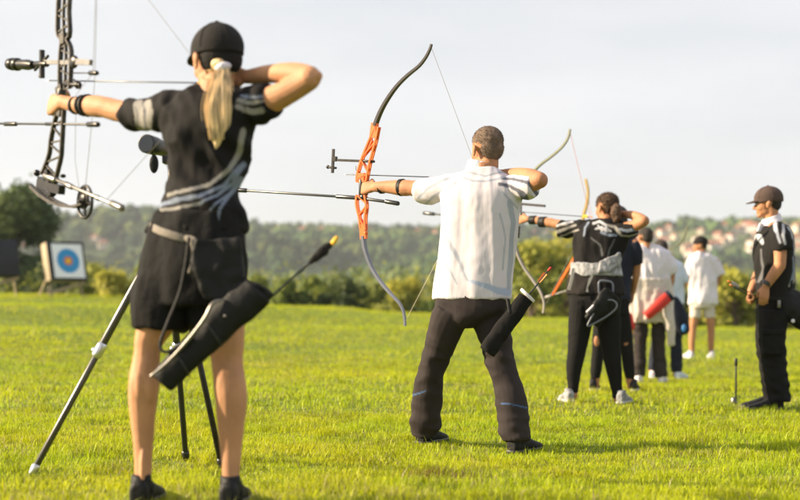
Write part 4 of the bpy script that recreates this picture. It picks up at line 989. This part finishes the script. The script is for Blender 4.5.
mb=MB(); UL=crom([(526,186),(531,175),(540,165),(552,156),(562,147),(568,138),(570,129)],3); mb.strip([bp(*p) for p in UL],.008,[.014-.008*i/len(UL) for i in range(len(UL))],NB); build('limb',mb,M['limb_olive'],bow)
mb=MB(); UL=crom([(514,237),(517,252),(523,266),(532,279),(540,291),(544,303),(543,313)],3); mb.strip([bp(*p) for p in UL],.008,[.014-.008*i/len(UL) for i in range(len(UL))],NB); build('limb',mb,M['limb_pale'],bow)
nk=J(590,217,.06)
mb=MB(); mb.tube([bp(570,132),nk],.0018,5,round_caps=False); build('bowstring',mb,M['string_red'],bow); mb=MB(); mb.tube([nk,bp(543,310)],.0018,5,round_caps=False); build('bowstring',mb,M['string'],bow)
mb=MB(); mb.strip([bp(521,204),bp(545,206)],.010,.008,NB); mb.strip([bp(521,202),bp(521,216)],.006,.006,NB); build('sight_bar',mb,M['dark_metal'],bow)
mb=MB(); mb.tube([bp(424,213),bp(513,221)],.009,10); mb.tube([bp(424,213),bp(434,214)],.016,10); build('long_stabilizer',mb,M['carbon'],bow)
arrow(bp(508,211),nk,'yellow','orange_soft','arrow on the string of the olive recurve bow',rad=.003)

# === 4. person in dark clothes behind ===
t4=[(620,233,6,.05,0),(620,239,15,.08,0),(619,247,18,.10,0),(617,262,16.5,.11,0),(615,282,15.5,.11,0),(613,300,17,.12,0),(612,314,15,.12,0)]
l4=[[(606,306,0,.085),(601,332,0,.072),(598,352,0,.054),(596,370,0,.050),(595,386,0,.036)],[(619,306,0,.085),(624,332,0,.072),(627,352,0,.056),(629,370,0,.050),(631,388,0,.036)]]
p4,J,q,rt,f,up=person(12.3,'person in dark clothes mostly hidden behind the archer with the waist bag',(612,388),(617,218,0),V(-.7,.7,0),t4,
   [[(604,243,.05,.05),(597,258,.1,.042),(588,266,.15,.036)],[(588,266,.15,.036),(582,264,.2,.027)],[(634,243,-.05,.05),(637,262,-.02,.042),(636,276,0,.036)],[(636,276,0,.036),(633,292,.08,.026)]],l4,M['skin_tan'],M['hair_dark'],vox=.009,
   hands=[((582,264,.2),V(-.6,.7,.1),V(.7,.6,0),UP,1,1),((633,292,.08),V(-.1,.3,-1),V(-1,0,0),V(0,1,0),.5,1)])
garment('shirt',J,p4,t4[:6],[[(608,242,.04,.06),(600,250,.08,.06),(595,259,.11,.056)],[(632,243,-.05,.06),(636,254,-.04,.06),(637,264,-.02,.056)]],M['navy_cloth'],vox=.010,fold=folds(.014,8,4,.3,1),grow=.5)
garment('leggings',J,p4,t4[4:],[[(606,306,0,.092),(601,332,0,.080),(598,352,0,.060),(596,370,0,.055),(595,381,0,.040)],[(619,306,0,.092),(624,332,0,.080),(627,352,0,.062),(629,370,0,.055),(630.5,381,0,.040)]],M['black_cloth'],vox=.010,grow=.3)
for (x,y) in ((597.5,341),(626.5,342)): build('knee_patch',MB().ell(J(x,y,-.052),V(.035,0,0),V(0,.018,0),V(0,0,.055)),M['skin_tan'],p4)
for hx,td_ in ((592,(.3,.95)),(632,(.3,.95))):
    b=J(hx,388,0); b.z=tz(b.x,b.y); shoe(p4,b+V(0,-.05,0),td_,M['black_leather'],s=.95)
O=J(577,262,.25); uu=V(-.8,.6,0).normalized(); bp=lambda x,y: onpl(x,y,O,uu); NB=V(uu.y,-uu.x,0)
bow=empty('recurve_bow', bp(577,262), 'bow with golden upper limb and orange lower limb behind the waist bag archer','bow')
mb=MB(); mb.strip([bp(582,222),bp(580,240),bp(577,256)],.016,.012,NB); build('riser',mb,M['black_plastic'],bow)
mb=MB(); UL=crom([(582,224),(584,214),(587,203),(588,192),(587,185),(585.5,179)],3); mb.strip([bp(*p) for p in UL],.012,[.014-.006*i/len(UL) for i in range(len(UL))],NB); build('limb',mb,M['limb_gold'],bow)
mb=MB(); mb.strip([bp(577,254),bp(570,266),bp(561,281),bp(553,295)],[.012,.011,.009,.006],.016,NB); build('limb',mb,M['orange'],bow)
mb=MB(); mb.tube([bp(547,297),bp(572,289)],.009,8); mb.tube([bp(546,297.5),bp(552,295.5)],.017,10); build('stabilizer',mb,M['limb_pale'],bow)
mb=MB(); mb.tube([bp(585.5,181),bp(571,132+55)],.001,5) if False else mb.tube([bp(585.5,181),bp(596,240),bp(553,295)],.0018,5,round_caps=False); build('bowstring',mb,M['string_red'],bow)

# === 5. man in white T-shirt with red quiver ===
t5=[(646,244,6,.05,0),(648,249,16,.08,0),(650,255,20,.105,0),(650,270,19,.12,0),(650,286,19,.12,0),(650,302,20.5,.13,0),(650,318,20,.13,0)]
p5,J,q,rt,f,up=person(14.8,'man in white T-shirt with cream top tied round his waist, wearing a red quiver',(650,380),(645,237.5,0),V(-.45,.9,0),t5,
   [[(633,256,0,.055),(630,272,0,.046),(629,280,0,.042)],[(629,280,0,.042),(631,292,.1,.030)],[(668,256,0,.055),(671,272,0,.046),(671,281,0,.042)],[(671,281,0,.042),(668,294,.08,.030)]],
   [[(641,312,0,.09),(640,345,0,.06),(639,376,0,.045)],[(659,312,0,.09),(659,345,0,.06),(661,378,0,.045)]],M['skin_tan'],M['hair_dark'],vox=.010,hs=1.0,
   hands=[((631,292,.1),V(.2,.5,-.8),V(1,0,0),V(0,1,0),.6,1),((668,294,.08),V(-.2,.5,-.8),V(-1,0,0),V(0,1,0),.6,1)])
garment('shirt',J,p5,t5[:5],[[(638,255,0,.075),(632,264,0,.074),(629.5,274,0,.07)],[(662,255,0,.075),(669,264,0,.074),(671.5,274,0,.07)]],M['white_cloth'],vox=.011,fold=folds(.022,8,4,.3,3,diag=.4),grow=.5)
garment('trousers',J,p5,t5[5:],[[(641,312,0,.092),(640,345,0,.074),(639.5,376,0,.070)],[(659,312,0,.092),(658.5,345,0,.074),(661,377,0,.078)]],M['trouser_cloth'],vox=.011,fold=trfold(.007,6,.4),grow=.3)
garment('tied_top',J,p5,[(650,279,20,.13,0),(650,295,21.5,.14,0),(650,310,22.5,.145,0),(650,322,21,.14,0)],[[(664,300,-.12,.05),(669,322,-.12,.06),(671,345,-.1,.03)]],M['cream_cloth'],vox=.011,fold=folds(.03,7,3,.3,5),grow=.3)
for hx,td_ in ((639,(.0,1)),(660,(.35,.93))):
    b=J(hx,380,0); b.z=tz(b.x,b.y); shoe(p5,b+V(0,-.05,0),td_,M['white_cloth'],s=1.0)
t=empty('quiver', J(657,306,-.2), 'red tube quiver on the man in white T-shirt','quiver')
mb=MB(); mb.tube([J(646,316,-.22),J(658,306,-.22),J(669,296,-.2)],[.055,.062,.062],16,flat=.7,side=V(1,0,.8),round_caps=False); build('pouch',mb,M['red'],t,bevel=.01)
build('rim',MB().tube([J(668,297,-.2),J(671,294.5,-.2)],.066,16,flat=.7,side=V(1,0,.8),round_caps=False),M['navy_cloth'],t)
t=empty('pouch', J(630,322,-.1), 'small red and yellow pouch hanging at the left hip of the man in white T-shirt','pouch')
build('bag',MB().tube([J(628,316,-.15),J(630,327,-.15)],[.05,.06],12,flat=.6),M['red'],t); build('trim',MB().tube([J(628.5,329,-.15),J(630,333,-.15)],[.05,.04],12,flat=.6),M['yellow'],t)

# === 6. person in pale blue shirt ===
t6=[(661,255,5.5,.05,0),(664,260,12,.08,0),(667,266,15,.10,0),(669,280,14.5,.11,0),(670,298,13.5,.11,0),(670,312,13.5,.12,0)]
p6,J,q,rt,f,up=person(15.9,'dark haired person in pale blue shirt behind the man with the red quiver',(668,378),(660,249,0),V(-.5,.85,0),t6,
   [[(655,267,0,.05),(653,285,0,.042)],[(653,285,0,.04),(656,299,.1,.028)],[(681,267,0,.05),(684,283,0,.042)],[(684,283,0,.04),(680,297,.1,.028)]],
   [[(663,308,0,.08),(657,342,0,.06),(652,372,0,.042)],[(675,308,0,.08),(676,342,0,.06),(676,375,0,.042)]],M['skin_tan'],M['hair_dark'],vox=.011,
   hands=[((656,299,.1),V(.2,.5,-.8),V(1,0,0),V(0,1,0),.6,1),((680,297,.1),V(-.2,.5,-.8),V(-1,0,0),V(0,1,0),.6,1)])
garment('shirt',J,p6,t6[:5]+[(670,304,14,.12,0)],[[(658,266,0,.07),(655,276,0,.07),(654,283,0,.066)],[(677,266,0,.07),(682,275,0,.07),(684,283,0,.066)]],M['paleblue_cloth'],vox=.012,fold=folds(.02,8,4,.3,6),grow=.4)
garment('trousers',J,p6,[(670,300,13,.12,0),(670,314,13,.12,0)],[[(663,308,0,.085),(657,342,0,.07),(653,370,0,.062)],[(675,308,0,.085),(676,342,0,.074),(676.5,372,0,.07)]],M['navy_cloth'],vox=.012,fold=trfold(.006,9,.4))
for hx,td_ in ((652,(.2,.97)),(676,(.6,.8))):
    b=J(hx,376,0); b.z=tz(b.x,b.y); shoe(p6,b+V(0,-.05,0),td_,M['white_cloth'] if hx<660 else M['paleblue_cloth'],s=1.05)
t=empty('quiver', J(680,320,-.1), 'dark blue quiver hanging at the hip of the person in pale blue shirt','quiver')
mb=MB(); mb.tube([J(673,302,-.15),J(679,316,-.17),J(684,330,-.15)],[.09,.10,.08],16,flat=.5,side=V(1,0,.2),sub=3); build('pouch',mb,M['navy_cloth'],t,voxel=.012); build('badge',MB().ell(J(684,328,-.20),V(.028,0,0),V(0,.02,0),V(0,0,.05)),M['blue'],t)
O=J(672,262,.2); bp=lambda x,y: onpl(x,y,O,uu); uu2=uu
bow=empty('recurve_bow', bp(670,262), 'thin bow limb with string rising behind the dark haired person in pale blue','bow')
mb=MB(); UL=crom([(661,262),(668,251),(676,246),(683,239),(686,231),(687,226)],3); mb.strip([bp(*p) for p in UL],.009,.014,NB); build('limb',mb,M['limb_olive'],bow)
mb=MB(); mb.strip([bp(661,262),bp(658,272),bp(657,282),bp(660,294)],.016,.014,NB); build('riser',mb,M['black_plastic'],bow)
mb=MB(); LL=crom([(660,294),(664,306),(672,316),(680,324),(683,334)],3); mb.strip([bp(*p) for p in LL],.009,.014,NB); build('limb',mb,M['limb_olive'],bow)
build('bowstring',MB().tube([bp(687,228),bp(683,333)],.002,5,round_caps=False),M['string_pale'],bow)

# === 7. boy in white T-shirt and shorts ===
t7=[(701,252,4.5,.05,0),(702,256,11,.08,0),(703,261,14.5,.10,0),(703,272,13.5,.11,0),(703,288,13,.11,0),(703,304,14,.12,0)]
p7,J,q,rt,f,up=person(19.0,'farthest person, in white T-shirt and pale shorts with a dark cap worn backwards',(702,357),(700,245,0),V(-.95,.25,0),t7,
   [[(691,261,0,.048),(688,276,0,.04)],[(688,276,0,.04),(691,290,.12,.028)],[(716,261,0,.048),(720,275,0,.04)],[(720,275,0,.04),(716,287,.12,.028)]],
   [[(696,305,0,.08),(693,328,0,.056),(692,342,0,.05),(692,355,0,.034)],[(709,305,0,.08),(711,328,0,.056),(711,342,0,.05),(711,355,0,.034)]],M['skin_tan'],M['hair_dark'],vox=.012,
   hands=[((691,290,.12),V(.2,.7,-.5),V(1,0,0),UP,.6,1),((716,287,.12),V(-.2,.7,-.5),V(-1,0,0),UP,.6,1)])
garment('shirt',J,p7,t7,[[(694,260,0,.07),(690,268,0,.07),(688,276,0,.07)],[(712,260,0,.07),(717,268,0,.07),(720,275,0,.07)]],M['white_cloth'],vox=.013,fold=folds(.025,8,3,.3,7),grow=.4)
garment('shorts',J,p7,[(703,300,13,.12,0),(702,308,12.5,.12,0)],[[(696.5,306,0,.088),(695,318,0,.083)],[(708.5,306,0,.088),(709.5,318,0,.083)]],M['cream_cloth'],vox=.013)
cap(q,rt,f,up,1.08,p7,M['cap_black'],back=True)
for hx,td_ in ((691,(-.3,.95)),(711,(.1,.97))):
    b=J(hx,357,0); b.z=tz(b.x,b.y); shoe(p7,b+V(0,-.05,0),td_,M['white_cloth'],s=1.0)

# === 8. man in brown cap at the right ===
t8=[(771,219,8,.065,0),(773,226,12,.13,0),(774,233,16,.185,0),(774,246,18.5,.195,0),(774,262,19,.19,0),(775,280,18,.18,0),(775,298,17.5,.175,0),(774,312,17,.17,0),(773,322,15,.16,0)]
p8,J,q,rt,f,up=person(10.5,'man in brown cap and black polo shirt standing sideways at the right edge',(775,409),(767.5,203,0),V(-.96,.25,-.05),t8,
   [[(778,232,-.18,.058),(780,250,-.22,.052),(780,265,-.24,.046)],[(780,265,-.24,.048),(774,274,-.24,.046),(766,286,-.23,.032)],[(770,232,.18,.058),(764,252,.23,.05),(760,270,.22,.045)],[(760,270,.22,.045),(754,284,.12,.036),(751,291,.06,.03)]],
   [[(773,312,-.09,.085),(772,345,-.10,.062),(776,372,-.1,.056),(778,400,-.1,.045)],[(772,312,.09,.085),(768,345,.10,.062),(771,372,.1,.056),(773,398,.1,.045)]],M['skin_tan'],M['hair_dark'],vox=.007,hs=1.04,nb=(772,221,0),
   hands=[((766,286,-.23),V(-.22,-.05,-1),V(.5,1,0),V(-1,0,0),.35,1.05),((751,291,.06),V(-.35,-.4,-.8),V(.3,-.5,-.5),V(-1,0,0),.95,1.05)],hairamp=.003)
p8p=[([(768,222),(768,232),(770,244)],1.6,1.0,gP),([(776,226),(773,236),(774,246)],1.6,.8,gW),([(784,228),(789,240),(790,255)],1.0,1.0,gP),([(780,226),(785,232),(786,240)],.7,.7,gW),([(788,258),(790,272),(785,284)],1.6,2.2,gB),([(757,236),(758,244)],1.6,1.0,gW),([(757,250),(759,268),(757,282)],.7,.8,gC),([(783,286),(790,280),(793,272)],1.4,2.0,gA)]
garment('polo_shirt',J,p8,t8[1:7],[[(776,229,-.12,.075),(779,236,-.18,.078),(782,245,-.22,.074),(783,250,-.225,.068)],[(770,229,.12,.075),(768,238,.19,.074),(765,248,.22,.068)]],M['paint_cloth'],vox=.008,fold=folds(.014,8,3,.3,10,diag=.3),paint=strokes(lambda co,n,x,y:(.013,.0115,.0115),p8p,10.5),grow=.5,p=2.1)
mb=MB(); cc=J(771,220,0); mb.ellrings([(cc+V(.0,0,-.035),V(.095,0,.035),V(0,.095,0)),(cc,V(.082,0,.03),V(0,.075,0)),(cc+V(0,0,.028),V(.072,0,.028),V(0,.066,0))],24); mb.strip([cc+V(-.085,-.045,-.03),cc+V(-.11,-.045,-.10)],.02,.012,V(0,1,0)); build('collar',mb,M['white_cloth'],p8,voxel=.006,smooth=2)
garment('cargo_trousers',J,p8,t8[5:],[[(774,312,-.09,.125),(772,335,-.10,.108),(774,360,-.1,.098),(777,382,-.1,.090),(779,402,-.1,.088)],[(771,312,.08,.12),(768,340,.09,.10),(771,372,.09,.088),(773,400,.09,.082)]],M['black_cloth'],vox=.008,fold=trfold(.007,11,.35),grow=.3)
mb=MB(); mb.box(J(773,342,-.215),V(.085,0,0),V(0,.018,0),V(0,0,.10)); build('cargo_pocket',mb,M['black_cloth'],p8,voxel=.008,smooth=2,disp=folds(.008,14,14,.4,2)); build('pocket_flap',MB().box(J(773,332,-.232),V(.09,0,0),V(0,.012,0),V(0,0,.022)),M['black_cloth'],p8,bevel=.005)
cap(q,rt,f,up,1.12,p8,M['cap_brown'],drop=.01)
belt(J,p8,[(775,296,18,.183,0),(775,301,18,.183,0)],M['black_leather'],0,grow=.4,vox=.007)
for hx,dy in ((781,-.1),(776,.1)):
    b=J(hx,409,dy); b.z=tz(b.x,b.y); shoe(p8,b,(-.95,.15-.2*(dy<0)),M['black_leather'],sole='black_plastic',s=1.05)
c=J(767,283.5,-.232); dd=(J(766,286,-.23)-J(774,274,-.24)).normalized(); build('watch',MB().tube([c-dd*.016,c+dd*.016],.037,16,round_caps=False),M['black_plastic'],p8)
t=empty('hip_bag', J(790,300,-.1), 'black hip bag on the man in the brown cap','bag')
mb=MB(); mb.tube([J(784,296,-.12),J(794,306,-.14),J(806,320,-.12)],[.09,.12,.10],16,flat=.6,side=V(1,0,.2),sub=3); build('bag',mb,M['black_leather'],t,voxel=.009,disp=folds(.01,10,10,.3,4)); build('buckle',MB().box(J(779,304,-.2),V(.012,0,0),V(0,.01,0),V(0,0,.03)),M['grey_metal'],t,bevel=.003); build('stud',MB().ell(J(793,321,-.22),V(.016,0,0),V(0,.01,0),V(0,0,.016)),M['white_cloth'],t)
h=J(748,297,.02)
for k,(x,y,fl) in enumerate(((729,282,'white_cloth'),(731,286,'limb_olive'))):
    arrow(J(768,303+k*3,.1), J(x+1,y,-.05), fl, 'orange_soft', 'held arrow with %s fletching in the fist of the man in the brown cap' % ('white' if k==0 else 'green'), rad=.005, flen=.09)
# ground spike
t=empty('ground_stake', V(P(736,404,10.8).x,10.8,tz(P(736,404,10.8).x,10.8)), 'thin black upright stake in the grass left of the man in the brown cap','stake'); b=t.location.copy()
build('rod',MB().tube([b+V(0,0,-.05),b+V(0,0,.36)],.008,8),M['black_plastic'],t); build('tip',MB().tube([b+V(0,0,.33),b+V(0,0,.38)],.013,8),M['black_plastic'],t); build('foot',MB().tube([b+V(-.02,0,.0),b+V(-.02,0,.05)],[.03,.02],10),M['grey_metal'],t)
HZD=0.0002
# ------------------------------------------------------------------ camera, light, air
cam=bpy.data.cameras.new('camera'); co=bpy.data.objects.new('camera',cam); COL.objects.link(co); S.camera=co
co.location=(0,0,CZ); co.rotation_euler=(math.radians(90),0,0)
cam.sensor_width=36; cam.lens=F/800*36; cam.shift_y=(HY-250)/800; cam.clip_start=0.1; cam.clip_end=9000
cam.dof.use_dof=True; cam.dof.focus_distance=7.0; cam.dof.aperture_fstop=1.75; cam.dof.aperture_blades=9
EL=24.0; LD=V(1,-0.02,0).normalized()         # the light travels to the right
sun=bpy.data.lights.new('sun','SUN'); sun.energy=5.0; sun.angle=math.radians(0.6); sun.color=(1.0,0.82,0.57)
so=bpy.data.objects.new('sun',sun); COL.objects.link(so)
d=V(LD.x*math.cos(math.radians(EL)),LD.y*math.cos(math.radians(EL)),-math.sin(math.radians(EL)))
so.rotation_euler=d.to_track_quat('-Z','Y').to_euler()
w=bpy.data.worlds.new('World'); S.world=w; w.use_nodes=True; nt=w.node_tree; N=nt.nodes; L=nt.links
bg=N['Background']; sky=N.new('ShaderNodeTexSky'); sky.sky_type='NISHITA'; sky.sun_disc=False; sky.sun_elevation=math.radians(EL)
sky.sun_rotation=math.atan2(-LD.x,-LD.y); sky.air_density=1.0; sky.dust_density=2.0; sky.ozone_density=1.0
tc=N.new('ShaderNodeTexCoord'); mp=N.new('ShaderNodeMapping'); mp.inputs['Scale'].default_value=(1.2,1.2,5.0); L.new(tc.outputs['Generated'],mp.inputs['Vector'])
nz=N.new('ShaderNodeTexNoise'); nz.inputs['Scale'].default_value=2.2; nz.inputs['Detail'].default_value=5; L.new(mp.outputs['Vector'],nz.inputs['Vector'])
rp=N.new('ShaderNodeMapRange'); rp.inputs['From Min'].default_value=.3; rp.inputs['From Max'].default_value=.7; rp.inputs['To Min'].default_value=.66; rp.inputs['To Max'].default_value=.96; L.new(nz.outputs['Fac'],rp.inputs['Value'])
mx=N.new('ShaderNodeMix'); mx.data_type='RGBA'; L.new(rp.outputs[0],mx.inputs['Factor']); L.new(sky.outputs[0],mx.inputs['A']); CL=7.0; mx.inputs['B'].default_value=(CL*1.0,CL*1.0,CL*1.02,1)
L.new(mx.outputs['Result'],bg.inputs['Color']); bg.inputs['Strength'].default_value=0.0555
S.view_settings.view_transform='Standard'; S.view_settings.look='None'; S.view_settings.gamma=1; S.view_settings.use_curve_mapping=False; S.view_settings.exposure=1.30
S.render.engine='CYCLES'; S.cycles.volume_bounces=0; S.cycles.max_bounces=6
hz=bpy.data.materials.new('haze'); hz.use_nodes=True; nt=hz.node_tree; nt.nodes.clear(); o_=nt.nodes.new('ShaderNodeOutputMaterial'); pv=nt.nodes.new('ShaderNodeVolumePrincipled')
pv.inputs['Color'].default_value=(0.85,0.92,1.0,1); pv.inputs['Density'].default_value=HZD; pv.inputs['Anisotropy'].default_value=0.2; nt.links.new(pv.outputs[0],o_.inputs['Volume'])
mb=MB(); mb.box(V(0,2090,37),V(4400,0,0),V(0,2130,0),V(0,0,77)); h=build('haze',mb,hz,shade=False); h['kind']='stuff'
